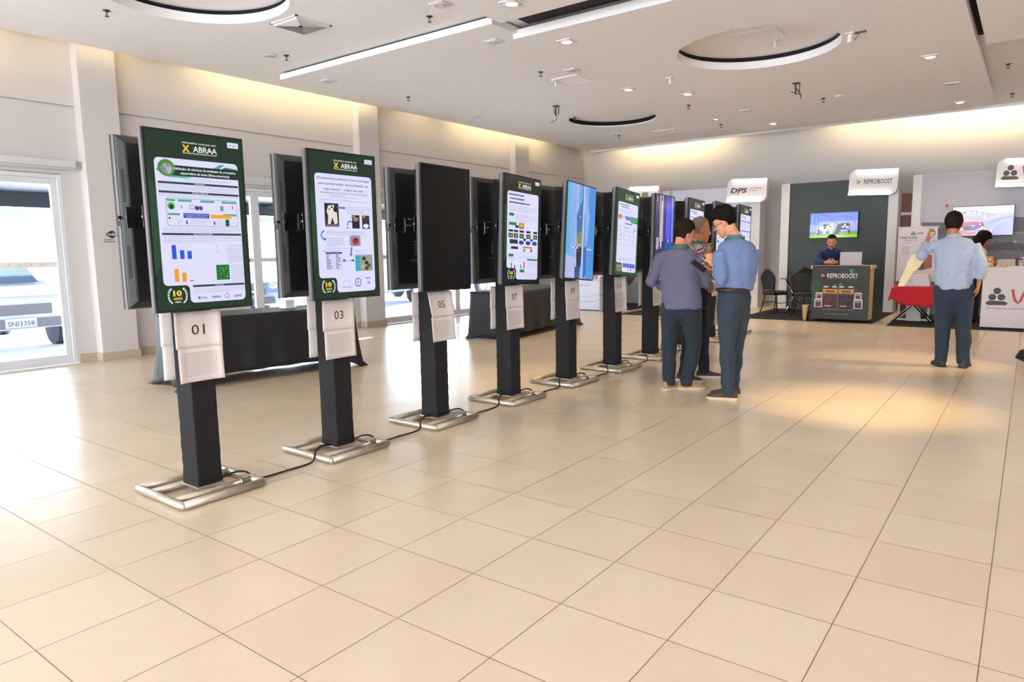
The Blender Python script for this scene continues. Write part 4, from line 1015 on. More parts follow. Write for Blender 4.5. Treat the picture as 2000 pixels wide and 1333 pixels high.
def wta(a, k=1.0, ox=0, oy=0, dark='#4a3f3e'):
    for u, v in ((.2, .1), (.14, .2), (.26, .2)): a.ell(ox+u*k, oy+v*k, .052*k, .052*k, dark, 18)
    a.poly([(ox+.05*k, oy+.3*k), (ox+.1*k, oy+.255*k), (ox+.3*k, oy+.265*k), (ox+.35*k, oy+.29*k), (ox+.33*k, oy+.325*k), (ox+.09*k, oy+.33*k)], dark)
    W_ = [(.40, .07), (.415, .16), (.44, .25), (.475, .285), (.51, .25), (.535, .16), (.56, .10), (.585, .10), (.61, .16), (.635, .25), (.67, .285), (.705, .25), (.73, .16), (.745, .07)]
    for w_, c_ in ((.052, '#d98f88'), (.046, '#e2dadd'), (.034, '#b8403a')): a.stroke([(ox+x*k, oy+y*k) for x, y in W_], w_*k, c_)
    a.text('TA', ox+.92*k, oy+.175*k, .19*k, '#b8403a', .28*k, .03)
    a.text('Tecnologia para Reprodução Animal', ox+.42*k, oy+.375*k, .03*k, '#5c5456', .72*k)
def d_wta(a): wta(a, .95, .02, .07)
def d_flag(a):
    a.rect(.46, .14, .62, .25, '#3c7a3a'); a.up(); a.poly([(.48, .195), (.54, .15), (.6, .195), (.54, .24)], '#d8c23c'); a.up(); a.ell(.54, .195, .025, .025, '#2c3f7c', 10)
    a.arc(.54, .24, .26, .1, PI*1.05, PI*1.3, .006, '#55504e'); a.arc(.54, .24, .26, .1, PI*1.7, PI*1.95, .006, '#55504e')
sign(-8.32, -7.42, 'lit white sign with a small green and yellow flag, behind the stands', d_flag)
sign(-5.72, -4.82, 'lit white sign lettered DPS above the lilac-white wall', d_dps)
sign(-3.14, -2.24, 'lit white sign lettered REPROBOOST on the dark green wall', d_rep)
sign(-.62, .32, 'lit white sign with three dark balls, cut by the right edge', d_wta)
# landscape televisions
def wide_tv(x, z, w_, h_, label, draw, y=16.22):
    r = empty('wall_television', label, 'television', (x, y, z), 0, 'televisions on booth walls')
    MB().box((0, .02, 0), (w_, .045, h_)).build('case', 'black_plastic', r, bevel=.003)
    a = Art(w_-.02, h_-.02, (0, -.0035, 0), (1, 0, 0), (0, 0, 1), (0, -1, 0), .0008, .12); draw(a); a.build('display', 'screen', r)
    MB().box((0, .06, 0), (.2, .04, .2)).build('wall_bracket', 'black_plastic', r)
def d_cows(a):
    W, H = a.W, a.H
    a.rect(0, 0, W, H, '#6f86ee'); a.up(); a.rect(0, .35*H, W, .75*H, '#a7b6f4'); a.rect(0, .1*H, .2*W, .45*H, '#5a86e4'); a.up()
    a.rect(.04*W, .1*H, .06*W, .5*H, '#a9c4f8'); a.rect(.12*W, .15*H, .14*W, .45*H, '#8fb0f4')
    a.line([(.22*W, .03*H), (.42*W, .2*H), (.6*W, .48*H)], .008, '#2c3a9c'); a.arc(.68*W, .5*H, .28*W, .35*H, 1.15*PI, 1.95*PI, .008, '#2c3a9c'); a.line([(0, .48*H), (.2*W, .46*H)], .006, '#3c4cac')
    a.poly([(0, .82*H), (.3*W, .84*H), (.7*W, .8*H), (W, .78*H), (W, H), (0, H)], '#79b42a'); a.rect(0, .9*H, W, H, '#9ad82c'); a.up()
    a.poly([(.3*W, .5*H), (.36*W, .44*H), (.48*W, .43*H), (.5*W, .46*H), (.5*W, .6*H), (.47*W, .86*H), (.44*W, .86*H), (.42*W, .7*H), (.34*W, .72*H), (.33*W, .86*H), (.3*W, .86*H), (.28*W, .7*H), (.22*W, .68*H), (.16*W, .88*H), (.12*W, .88*H), (.18*W, .6*H)], '#e6e4f0')
    a.poly([(.6*W, .46*H), (.7*W, .43*H), (.82*W, .43*H), (.85*W, .5*H), (.84*W, .62*H), (.86*W, .84*H), (.82*W, .84*H), (.8*W, .7*H), (.72*W, .68*H), (.66*W, .7*H), (.62*W, .86*H), (.54*W, .9*H), (.52*W, .84*H), (.56*W, .62*H)], '#23264c'); a.up()
    for u, v, ru, rv in ((.33, .5, .05, .05), (.4, .47, .03, .02), (.32, .6, .025, .05), (.19, .74, .02, .12), (.43, .55, .02, .03), (.16, .84, .03, .03)): a.ell(u*W, v*H, ru*W, rv*H, '#23243c', 10)
    for u, v, ru, rv in ((.74, .52, .02, .07), (.7, .58, .03, .03), (.78, .6, .02, .06)): a.ell(u*W, v*H, ru*W, rv*H, '#eae6f2', 10)
    a.ell(.4*W, .7*H, .03*W, .04*H, '#e8a69c'); a.ell(.47*W, .68*H, .02*W, .1*H, '#e6c6d2'); a.ell(.82*W, .62*H, .02*W, .1*H, '#c88f8c')
wide_tv(-3.455, 1.84, .97, .55, 'wall television showing two black and white cows on grass', d_cows)
def d_hand(a):
    W, H = a.W, a.H
    a.rect(0, 0, W, H, '#d9d6ea'); a.up(); a.poly([(0, .3*H), (.5*W, .35*H), (.6*W, .7*H), (.3*W, H), (0, H)], '#c9c2da'); a.poly([(.55*W, .5*H), (W, .3*H), (W, H), (.55*W, H)], '#b9bfee'); a.rect(0, 0, W, .25*H, '#e8e8f4'); a.up()
    a.poly([(.1*W, .55*H), (.4*W, .52*H), (.5*W, .6*H), (.5*W, .66*H), (.3*W, .64*H), (.16*W, .7*H)], '#c4566c'); a.poly([(.14*W, .8*H), (.3*W, .86*H), (.42*W, .88*H), (.4*W, .97*H), (.1*W, .97*H)], '#cf7f94'); a.poly([(.18*W, .66*H), (.34*W, .66*H), (.34*W, .82*H), (.2*W, .82*H)], '#5a4858'); a.up()
    a.poly([(.3*W, .76*H), (.42*W, .64*H), (.46*W, .74*H), (.36*W, .84*H)], '#5e54c8'); a.ell(.48*W, .64*H, .055*W, .1*H, '#a52440'); a.up(); a.ell(.47*W, .62*H, .02*W, .035*H, '#e8d8e0'); a.ell(.5*W, .72*H, .018*W, .03*H, '#e8d8e0'); a.ell(.44*W, .84*H, .05*W, .03*H, '#9aa4c8')
    a.line([(.2*W, .12*H), (.45*W, .2*H), (.7*W, .32*H)], .005, '#4c5078')
    for u, v in ((.33, .12), (.4, .16), (.5, .2), (.6, .28)): a.line([(u*W, v*H), (u*W, (v+.14)*H)], .006, '#4c5078')
    a.arc(1.0*W, 1.0*H, .5*W, .6*H, PI, 1.5*PI, .006, '#8c92b4'); a.arc(.95*W, .9*H, .3*W, .4*H, PI, 1.5*PI, .012, '#e6e8fa'); a.ell(.2*W, .2*H, .04*W, .025*H, '#a86c8c')
wide_tv(-.80, 1.83, 1.0, .575, 'wall television showing a hand with a red tube, on the grey booth wall', d_hand)
# counters
def counter(label, x0, x1, y0, y1, z1, mfront, mside, draw, lip=.03, castors=True):
    r = empty('counter', label, 'counter', (x0, y0, 0 if 'imv' in label else .006), 0, 'booth counters'); w_, d_ = x1-x0, y1-y0
    z0 = .04 if castors else .02
    MB().box2((0, 0, z0), (w_, d_, z1-.06)).build('body', mside, r, bevel=.003)
    MB().box2((-.002, -.012, z0), (w_+.0, .0, z1-.002)).build('front_board', mfront, r, bevel=.002)
    MB().box2((-lip, -.0, z1-.06), (w_+lip, d_+lip, z1)).build('top', mside, r, bevel=.008)
    a = Art(w_, z1-z0, (w_/2, -.0125, (z1+z0)/2), (1, 0, 0), (0, 0, 1), (0, -1, 0), .0008, .12); draw(a); a.build('front_print', 'print', r)
    for x in (.1, w_-.1):
        for y in (.06, d_-.06): MB().cyl((x-.015, y, .02), (x+.015, y, .02), .02).build('castor', 'black_plastic', r)
    return r
def d_jars(a):
    W, H = a.W, a.H
    a.rect(0, 0, W, H, '#34373a'); a.up()
    a.poly([(0, .3*H), (.12*W, .25*H), (.2*W, .5*H), (.1*W, .75*H), (0, .7*H)], '#2c4a3c'); a.up()
    for i in range(4): a.arc(.1*W, (.4+.05*i)*H, .14*W, .1*H, 3.4, 5.2, .004, '#3f8a5c')
    for (u, v, s_) in ((.68, .09, .06), (.7, .14, .04), (.42, .36, .035), (.5, .34, .045), (.49, .38, .03), (.64, .06, .02)): a.poly([((u-.5*s_)*W, (v+.4*s_)*H), (u*W, (v-.5*s_)*H), ((u+.6*s_)*W, (v-.2*s_)*H), ((u+.2*s_)*W, (v+.6*s_)*H)], '#2fae6c')
    rn = random.Random(3)
    for i in range(22): a.ell(rn.uniform(.3, .95)*W, rn.uniform(.08, .5)*H, .004, .004, '#9fb8ac', 6)
    a.poly([(.17*W, .145*H), (.17*W, .225*H), (.235*W, .185*H)], '#cf8f3c'); a.text('REPROBOOST', .535*W, .185*H, .082, '#ece4ec', .53*W, .012)
    a.line([(.28*W, .25*H), (.8*W, .255*H)], .003, '#8a7a5c'); a.up()
    for x0, x1, v0, v1 in ((.08, .2, .5, .625), (.06, .2, .62, .78), (.76, .88, .49, .62), (.75, .9, .615, .79)):
        a.rrect(x0*W, v0*H, x1*W, v1*H, .012, '#cfc6cf'); a.up(); a.rect((x0+.02)*W, (v0+.03)*H, (x1-.02)*W, (v1-.015)*H, '#5a3c42' if x0 < .5 else '#433c4a'); a.up(); a.rect((x0+.03)*W, (v0+.045)*H, (x1-.03)*W, (v0+.06)*H, '#c9b07c')
    for x0, x1, c in ((.2, .47, '#4c2a28'), (.475, .75, '#2c2430')):
        a.rrect(x0*W, .39*H, x1*W, .82*H, .02, '#8c8088'); a.up(); a.rrect((x0+.006)*W, .4*H, (x1-.006)*W, .81*H, .02, c); a.up()
        a.rect((x0+.02)*W, .378*H, (x1-.02)*W, .405*H, '#d6d2da'); a.rect((x0+.1)*W, .378*H, (x1-.1)*W, .405*H, '#3c3c4c'); a.rect((x0+.01)*W, .435*H, (x1-.01)*W, .515*H, '#d8a53c'); a.up()
        a.rect((x0+.06)*W, .455*H, (x1-.05)*W, .5*H, '#7a5526'); a.ell((x0+.035)*W, .475*H, .006, .01, '#4a3010', 6); a.rect((x0+.02)*W, .53*H, (x1-.02)*W, .545*H, '#6a4e50')
        a.arc((x0+.14)*W, .66*H, .07*W, .07*H, 2.6, 5.2, .005, '#8a6a58'); a.arc((x0+.16)*W, .68*H, .09*W, .06*H, 2.8, 4.9, .004, '#7a5a4c'); a.rect((x0+.04)*W, .74*H, (x0+.16)*W, .755*H, '#dcd4d8')
    a.text('www.reproboost.com.br', .46*W, .895*H, .02, '#a8a2a8', .42*W)
counter('counter with jars printed under REPROBOOST, the bearded man leaning on it', -3.26, -2.285, 13.76, 14.15, 1.03, 'green_panel', 'wood_light', d_jars, .03)
def d_wtac(a): a.rect(0, 0, a.W, a.H, '#e2dadd'); a.up(); wta(a, 1.02, .0, .28, '#463a3c')
counter('white counter with three dark balls and a red W, at the right edge', -.61, 1.4, 13.76, 14.3, 1.0, 'white', 'white', d_wtac, .025, False)
def d_imv(a):
    a.rect(0, 0, a.W, a.H, '#dcdfec'); a.up(); a.text('imv', .66, .2, .16, '#c8484c', .34, .03); a.text('TECHNOLOGIES', .66, .3, .03, '#8a8a9c', .36); a.text('TECHNOLOGIES F', .42, .42, .034, '#9a9cac', .4)
    a.arc(.42, .28, .18, .14, PI*.6, PI*1.5, .006, '#8f98ac'); a.arc(.5, .48, .42, .2, .2*PI, .8*PI, .005, '#9aa0b4'); a.arc(.5, .66, .42, .14, .15*PI, .85*PI, .008, '#c0506c'); a.rect(.45, .06, .75, .11, '#7f9c7c')
counter('white counter lettered imv in red behind sheet 09', -8.70, -7.82, 13.86, 14.3, 1.0, 'white', 'white', d_imv, .02, False)
# rugs
for lb, x0, x1, y0, y1 in (('black carpet under the counter with printed jars', -4.62, -2.20, 13.66, 16.2), ('black carpet under the white counter at the right edge', -1.96, 1.9, 13.46, 16.2),
                           ('black carpet in front of the lilac-white booth wall, behind the talking men', -7.1, -5.6, 13.3, 16.2), ('black carpet beside the imv counter', -9.4, -7.3, 14.35, 16.2)):
    tag(MB().box2((x0, y0, 0), (x1, y1, .006)).build('booth_carpet', 'rug'), lb, 'carpet', 'booth carpets')
tag(MB().tube([(-4.62, 13.72, .006), (-5.3, 12.95, .006), (-6.0, 12.6, .006)], .006, 8).build('floor_cable', 'cable'), 'thin black cable running from the dark carpet towards the stands', 'cable')
# banquet chairs
def banquet(x, y, rz, label, back_m='chair_black'):
    r = empty('banquet_chair', label, 'chair', (x, y, 0.006), rz, 'banquet chairs at the booth')
    # seat, front towards +y
    R = []
    for z, k in ((.40, .92), (.415, 1.0), (.44, 1.0), (.462, .96), (.47, .8)):
        R.append([(.2*k*math.copysign(abs(math.cos(t))**.55, math.cos(t)), .2*k*math.copysign(abs(math.sin(t))**.55, math.sin(t)), z) for t in [2*PI*i/28 for i in range(28)]])
    MB().rings(R).build('seat', 'chair_brown', r)
    poly = []
    for i in range(9): t = i/8; poly.append((-.155-.045*math.sin(t*PI*.5), .50+.2*t))
    for i in range(17): t = PI-PI*i/16; poly.append((.2*math.cos(t), .70+.19*math.sin(t)))
    for i in range(9): t = 1-i/8; poly.append((.155+.045*math.sin(t*PI*.5), .50+.2*t))
    b = MB(); n = len(poly)
    for yo, k in ((0, 1),):
        V = []
        for dy, kk in ((-.022, .94), (-.012, 1), (.012, 1), (.022, .94)):
            V.append([(u*kk, -.19-.10*(z-.45)+dy, .68+(z-.68)*kk) for u, z in poly])
    b.rings(V, 0, True, True); b.build('backrest', back_m, r)
    f = MB()
    path = [(-.185, -.17, .40), (-.165, -.19, .5), (-.205, -.2, .68)]+[(.207*math.cos(PI-PI*i/12), -.215-.02*math.sin(PI*i/12), .70+.2*math.sin(PI*i/12)) for i in range(13)]+[(.165, -.19, .5), (.185, -.17, .40)]
    f.tube(path, .011, 8); f.build('back_frame', 'chair_frame', r)
    MB().tube([(-.07, -.235, .885), (-.06, -.245, .925), (0, -.25, .935), (.06, -.245, .925), (.07, -.235, .885)], .009, 8).build('handle', 'chair_frame', r)
    for sx in (-1, 1):
        MB().tube([(sx*.16, .16, .40), (sx*.18, .2, .1), (sx*.185, .22, .0)], .011, 8).build('leg', 'chair_frame', r)
        MB().tube([(sx*.16, -.14, .40), (sx*.185, -.2, .1), (sx*.195, -.24, .0)], .011, 8).build('leg', 'chair_frame', r)
    s_ = MB().box2((-.17, -.17, .385), (.17, .17, .4)); s_.build('seat_frame', 'chair_frame', r)
    st = MB()
    for sx in (-1, 1): st.tube([(sx*.173, .185, .22), (sx*.175, -.165, .22)], .007, 6).build('stretcher', 'chair_frame', r) if sx == 1 else MB().tube([(sx*.173, .185, .22), (sx*.175, -.165, .22)], .007, 6).build('stretcher', 'chair_frame', r)
banquet(-4.28, 15.05, -.55, 'black round-backed banquet chair nearest the white column left of the green wall')
banquet(-3.82, 15.86, -2.5, 'black banquet chair behind the glass tripod table')
banquet(-3.62, 14.62, .15, 'black round-backed banquet chair half hidden by the counter with jars')
tb = empty('tripod_table', 'small glass-topped table on chrome tripod legs between black chairs', 'table', (-3.98, 15.3, .006))
MB().lathe([(.0, .715), (.3, .715), (.3, .723), (.0, .723)]).build('table_top', mat('smoked_glass', '#26302c', .08), tb)
for k, a0 in enumerate((.3, 2.4, 4.4)):
    MB().tube([(.17*math.cos(a0+PI), .17*math.sin(a0+PI), .70), (0.02*math.cos(a0), .02*math.sin(a0), .34), (.28*math.cos(a0), .28*math.sin(a0), .012)], .014, 10).build('leg', 'chrome', tb)
MB().cyl((0, 0, .31), (0, 0, .36), .035).build('hub', 'chrome', tb)
bn = MB().lathe([(.055, 0), (.058, .003), (.082, .29), (.085, .293), (.079, .293), (.056, .006), (.0, .006)], n=32)
tag(bn.build('waste_bin', 'chrome', loc=(-3.35, 13.72, .006)), 'small polished metal waste bin left of the counter with jars', 'bin')
# laptop on the counter
lp = empty('laptop', 'silver laptop open on the counter with jars, seen from behind', 'laptop', (-2.635, 13.93, 1.03))
MB().box((0, .07, .009), (.36, .24, .018)).build('keyboard_base', 'grey_lid', lp, bevel=.004)
MB().box((0, -.055, .132), (.365, .008, .235), 0, Matrix.Rotation(math.radians(-6), 3, 'X')).build('lid', 'grey_lid', lp, bevel=.003)
# items on the white counter
ob = MB(); R = []
for z, k in ((0, 1), (.01, 1.02), (.13, .86), (.185, .72), (.195, .5)): R.append([(.062*k*math.copysign(abs(math.cos(t))**.6, math.cos(t)), .035*k*math.copysign(abs(math.sin(t))**.6, math.sin(t)), z) for t in [2*PI*i/20 for i in range(20)]])
bt = empty('orange_pack', 'orange pack with a dark cap on the left end of the white counter', 'pack', (-.54, 13.88, 1.0))
ob.rings(R).build('body', 'orange', bt); MB().box((0, 0, .2), (.075, .04, .018)).build('cap', 'black_plastic', bt, bevel=.003)
a = Art(.08, .15, (0, -.0365, .095), (1, 0, 0), (0, 0, 1), (0, -1, 0), .0008, .12); a.ell(.04, .035, .02, .022, '#d8d0cc'); a.rrect(.018, .085, .062, .13, .006, '#d4cfe0'); a.rect(.015, .066, .065, .073, '#4a2a18'); a.build('label_print', 'print', bt)
tag(MB().box2((-.44, 13.98, 1.0), (-.2, 14.14, 1.13)).build('carton', mat('pale_carton', '#c9c0a8', .7), bevel=.003), 'pale carton standing behind the orange pack on the white counter', 'box')
tag(MB().box2((-.16, 14.0, 1.0), (.1, 14.15, 1.12)).build('carton', mat('grey_carton', '#b5ada0', .7), bevel=.003), 'grey carton at the right edge on the white counter', 'box')
tag(MB().box2((-.3, 13.84, 1.0), (0.02, 13.94, 1.025)).build('tray', 'frame_white', bevel=.006), 'white tray lying on the white counter', 'tray')
for i, (x, y) in enumerate(((-.42, 13.86), (-.35, 13.9), (-.12, 13.88), (-.05, 13.9))):
    z = 1.0 if x < -.3 else 1.025
    tag(MB().lathe([(.0, 0), (.022, 0), (.026, .03), (.022, .045), (.0, .045)]).build('small_jar', mat('cream_jar', '#d8cfc2', .4), loc=(x, y, z)), ['little jar right of the orange pack on the white counter', 'second little jar from the orange pack', 'left jar standing on the white tray', 'right jar standing on the white tray'][i], 'jar', 'little jars on the white counter')
# red table with the raffle board
rt = empty('folding_table', 'folding table under a red cloth, left of the man with the raised arm', 'table', (-1.62, 14.2, .006))
per = []
for i in range(80):
    t = 2*PI*i/80; per.append((.36*math.copysign(abs(math.cos(t))**.35, math.cos(t)), .23*math.copysign(abs(math.sin(t))**.35, math.sin(t)), t))
R = []
for j in range(9):
    s_ = j/8; ring = []
    for x, y, t in per:
        drop = .22+.09*math.cos(t+1.2)+.045*math.sin(4*t+.6); k = 1+.12*s_+.06*s_*math.sin(7*t)
        ring.append((x*k, y*k, .652-drop*s_))
    R.append(ring)
m_ = MB().rings(R, 0, False, True); m_.add([(x, y, .653) for x, y, t in per], [tuple(range(80))])
o = m_.build('cloth', 'cloth_red', rt); q = o.modifiers.new('thick', 'SOLIDIFY'); q.thickness = .003
MB().box2((-.34, -.21, .62), (.34, .21, .645)).build('tabletop', 'panel_white', rt)
for sy in (-.17, .17):
    MB().cyl((-.34, sy, .0), (.24, sy, .62), .012).build('leg', 'chrome' if sy < 0 else 'chair_frame', rt); MB().cyl((.3, sy+.01, .0), (-.26, sy+.01, .62), .012).build('leg', 'chair_frame', rt)
br = empty('roll_up_board', 'white board printed PARTICIPE with a brown product box, behind the red table', 'board', (-1.68, 14.62, 0.006))
MB().box2((-.31, -.01, .72), (.31, .01, 1.7)).build('board', 'white', br, bevel=.003)
MB().cyl((-.33, 0, 1.70), (.33, 0, 1.70), .014).build('top_rail', 'white', br)
a = Art(.62, .98, (0, -.0105, 1.21), (1, 0, 0), (0, 0, 1), (0, -1, 0), .0008, .12)
a.rect(0, 0, .62, .98, '#e2dce0'); a.up(); 
for u, v in ((.24, .085), (.22, .11), (.26, .11)): a.ell(u, v, .013, .013, '#33292b')
a.rect(.195, .125, .285, .137, '#33292b'); a.text('WTA', .35, .11, .045, '#b8403a', .1, .02)
a.text('PARTICIPE', .17, .185, .04, '#33292b', .27, .015); a.text('GO!', .535, .185, .04, '#33292b', .09, .015); a.line([(.1, .225), (.52, .225)], .004, '#8a8488'); a.lines(.1, .235, .5, .25, 1, '#9a9498', .5, 3); a.lines(.08, .275, .35, .29, 1, '#9a9498', .5, 4)
a.rect(.07, .34, .2, .5, '#cfc9cd')
a.poly([(.28, .5), (.45, .48), (.45, .76), (.4, .78), (.26, .74)], '#8a4a34'); a.poly([(.45, .48), (.56, .5), (.56, .73), (.45, .77)], '#a85f42'); a.up(); a.rrect(.3, .57, .36, .66, .01, '#c2bcc2'); a.rect(.4, .5, .42, .76, '#6a3424')
a.build('board_print', 'print', br)
for sx in (-.24, .24): MB().box2((sx-.015, .0, 0), (sx+.015, .03, .75)).build('post', 'frame_white', br)
MB().box2((-.3, -.05, 0), (.3, .1, .02)).build('foot', 'frame_white', br)
for i, (z, w_) in enumerate(((.662, .44), (.742, .44), (.79, .4), (.818, .4), (.846, .4))):
    h_ = (.078, .046, .026, .026, .026)[i]
    o = MB().box2((-1.62-w_/2, 14.12, z), (-1.62+w_/2, 14.34, z+h_)).build('white_box', 'white', bevel=.002)
    if i == 1:
        a = Art(.3, .04, (-1.66, 14.1185, z+.024), (1, 0, 0), (0, 0, 1), (0, -1, 0), .0008, .12); a.ell(.06, .012, .008, .008, '#33292b', 8); a.ell(.05, .024, .008, .008, '#33292b', 8); a.ell(.07, .024, .008, .008, '#33292b', 8); a.text('WTA', .12, .02, .022, '#33292b', .06, .01); a.build('box_print', 'print', o)
    tag(o, ['white box at the bottom of the pile on the red table', 'white box with a printed logo, second in the pile on the red table', 'flat white box above the printed one on the red table', 'flat white box, second from the top of the pile on the red table', 'flat white box topping the pile on the red table'][i], 'box', 'white boxes piled on the red table')
tag(MB().box2((-1.9, 14.06, .662), (-1.8, 14.1, .715)).build('red_box', 'red', bevel=.003), 'small red box at the left end of the red table', 'box')
tag(MB().box2((-1.77, 14.05, .662), (-1.64, 14.09, .71)).build('leaflet_pack', 'panel_lilac', bevel=.003), 'small pale pack beside the red box on the red table', 'pack')
tag(MB().box2((-1.78, 14.5, .006), (-1.55, 14.56, .34)).build('storage_box', 'panel_white', bevel=.006), 'white storage box on the floor under the red table', 'box')
# ceiling fittings of other kinds
def sprinkler(x, y, z, lb):
    r = empty('sprinkler', lb, 'sprinkler', (x, y, z), 0, 'ceiling sprinklers')
    MB().lathe([(.0, 0), (.038, 0), (.038, -.006), (.014, -.01), (.012, -.02), (.0, -.02)], n=20).build('escutcheon', 'metal_dark', r)
    q = MB()
    for sg in (-1, 1): q.tube([(sg*.012, 0, -.018), (sg*.017, 0, -.04), (.0, 0, -.06)], .0035, 6)
    q.build('frame', 'metal_dark', r)
    MB().lathe([(.0, -.06), (.022, -.062), (.022, -.066), (.0, -.068)], n=16).build('deflector', 'metal_dark', r)
SP = [(-8.25, 3.74, ZP, 'sprinkler nearest the left wall, left of the big near recess'), (-8.24, 6.02, ZP, 'sprinkler beside a round unlit downlight near the left wall'), (-5.68, 6.11, ZP, 'sprinkler near the top, just before the dark slot'),
      (-8.46, 8.53, 3.955, 'sprinkler low on the left slab, nearest its left edge'), (-5.86, 8.62, 3.955, 'sprinkler on the left slab near an unlit downlight'), (-3.08, 8.62, ZP, 'sprinkler inside the large round recess'),
      (-5.02, 12.02, ZS, 'sprinkler right of the far round recess'), (-7.3, 11.9, 3.955, 'sprinkler below the hanging wire, left of the far round recess'), (-7.66, 14.4, 3.955, 'sprinkler beyond the far round recess'),
      (-5.38, 14.6, 3.955, 'sprinkler near the far end of the left slab'), (-3.02, 13.02, ZS, 'sprinkler in the far middle of the central slab'), (-.46, 13.15, ZP, 'sprinkler at the right edge above the side strip'), (-.46, 15.73, ZP, 'sprinkler at the right edge next to the far wall')]
for s_ in SP: sprinkler(*s_)
ac_ = empty('air_diffuser', 'square white air diffuser in the ceiling right of the near round recess', 'air vent', (-7.03, 5.36, ZP)); ac_.rotation_euler = (0, 0, 0)
fr = MB(); h = .25
for a0, b0, c0, d0 in ((-h, -h, h, -h+.025), (-h, h-.025, h, h), (-h, -h, -h+.025, h), (h-.025, -h, h, h)): fr.box2((a0, b0, -.012), (c0, d0, 0))
fr.build('frame', 'panel_white', ac_)
MB().box2((-h+.02, -h+.02, -.003), (h-.02, h-.02, -.001)).build('duct_shade', 'void', ac_)  # black sheet painted for the shade inside the duct
bl_ = MB()
for i in range(7):
    q0 = .225-.028*i; z = -.012-.0*i
    bl_.rings([[(-q0, -q0, -.006), (q0, -q0, -.006), (q0, q0, -.006), (-q0, q0, -.006)], [(-q0+.016, -q0+.016, -.03), (q0-.016, -q0+.016, -.03), (q0-.016, q0-.016, -.03), (-q0+.016, q0-.016, -.03)]], 0, False, False)
bl_.build('louvres', 'panel_white', ac_)
for lb, x, y, z, w_, d_ in (('faint square access hatch in the left slab with a bracket beside it', -5.75, 9.3, 3.955, .42, .42), ('access hatch near the end of the left slab', -6.6, 14.6, 3.955, .5, .35), ('access hatch inside the large round recess', -2.95, 9.25, ZP, .5, .4)):
    mb = MB().box2((-w_/2, -d_/2, -.008), (w_/2, d_/2, -.002)); r = empty('ceiling_hatch', lb, 'hatch', (x, y, z), 0); mb.build('lid', 'ceiling', r, bevel=.002)
    f = MB()
    for a0, b0, c0, d0 in ((-w_/2-.02, -d_/2-.02, w_/2+.02, -d_/2), (-w_/2-.02, d_/2, w_/2+.02, d_/2+.02), (-w_/2-.02, -d_/2, -w_/2, d_/2), (w_/2, -d_/2, w_/2+.02, d_/2)): f.box2((a0, b0, -.012), (c0, d0, 0))
    f.build('hatch_frame', 'ceiling', r)
def bracket(x, y, z, kind, lb):
    r = empty('ceiling_bracket', lb, 'bracket', (x, y, z))
    MB().box((0, 0, -.006), (.1, .1, .012)).build('plate', 'panel_white' if kind in (0, 1) else 'metal_dark', r)
    if kind == 0: MB().box((0, 0, -.05), (.03, .02, .09)).build('stem', 'panel_white', r, bevel=.003)
    if kind == 1:
        MB().box((0, 0, -.055), (.045, .03, .10)).build('stem', 'panel_white', r, bevel=.003)
        MB().tube([(.05, 0, -.012), (.1, 0, -.03), (.05, 0, -.09)], .004, 6).build('wire', 'metal_dark', r); MB().box((.12, 0, -.01), (.12, .03, .01)).build('clip', 'metal_dark', r)
    if kind == 2:
        MB().box((-.01, 0, -.09), (.02, .02, .16)).build('stem', 'metal_dark', r); MB().box((.05, 0, -.08), (.012, .012, .14)).build('rod', 'metal_dark', r)
        MB().tube([(-.05, 0, -.02), (-.04, 0, -.12), (.03, 0, -.17), (-.02, 0, -.25), (-.12, 0, -.28)] if x < -5 else [(-.08, 0, -.12), (0, 0, -.15), (.07, 0, -.19)], .005, 6).build('wire', 'cable', r)
        if x > -5: MB().tube([(0, 0, -.08), (.07, 0, -.18), (.07, 0, -.24)], .008, 6).build('arm', 'metal_dark', r)
bracket(-4.45, 9.95, ZS, 0, 'plain white stem bracket hanging left of the large round recess'); bracket(-1.9, 9.35, ZS, 1, 'white bracket with wiring just right of the large round recess')
bracket(-6.98, 10.75, 3.955, 2, 'dark bracket with a dangling wire left of the far round recess'); bracket(-3.08, 11.55, ZS, 2, 'dark angular bracket beyond the large round recess')
bracket(-2.85, 9.62, ZP, 0, 'white stem bracket inside the large round recess'); bracket(-5.98, 9.2, 3.955, 0, 'white corner bracket beside the faint ceiling hatch')
sm = MB().lathe([(.0, 0), (.07, 0), (.07, -.02), (.05, -.035), (.0, -.037)], n=24); tag(sm.build('smoke_detector', 'panel_white', loc=(-2.75, 12.95, ZS)), 'white smoke detector beside the sprinkler in the far middle of the ceiling', 'smoke detector')

# ================================================================== people
def cap_rings(R, first=True, last=True):
    def close(ring, nxt):
        c = sum((Vector(p) for p in ring), Vector())/len(ring); c2 = sum((Vector(p) for p in nxt), Vector())/len(nxt)
        d = (c-c2); rad = sum(((Vector(p)-c).length for p in ring))/len(ring)
        if d.length > 1e-6: d.normalize()
        return [[c+(Vector(p)-c)*math.cos(a)+d*rad*.8*math.sin(a) for p in ring] for a in (.5, 1.0, 1.35)]
    out = list(R)
    if first: out = close(R[0], R[1])[::-1]+out
    if last: out = out+close(R[-1], R[-2])
    return out
def loft(mb, pts, n=14, ref=None, mi=0, caps=(True, True)):
    """pts: (position, half width along ref, half depth); ref: side direction"""
    P = [Vector(p[0]) for p in pts]; R = []
    for i, p in enumerate(P):
        t = (P[min(i+1, len(P)-1)]-P[max(i-1, 0)]).normalized()
        a = Vector(ref) if ref is not None else t.orthogonal()
        a = a-t*a.dot(t)
        if a.length < 1e-4: a = t.orthogonal()
        a.normalize(); b = t.cross(a); w_ = pts[i][1]; d_ = pts[i][2] if len(pts[i]) > 2 else w_
        R.append([p+a*w_*math.cos(2*PI*k/n)+b*d_*math.sin(2*PI*k/n) for k in range(n)])
    mb.rings(cap_rings(R, *caps)); return mb
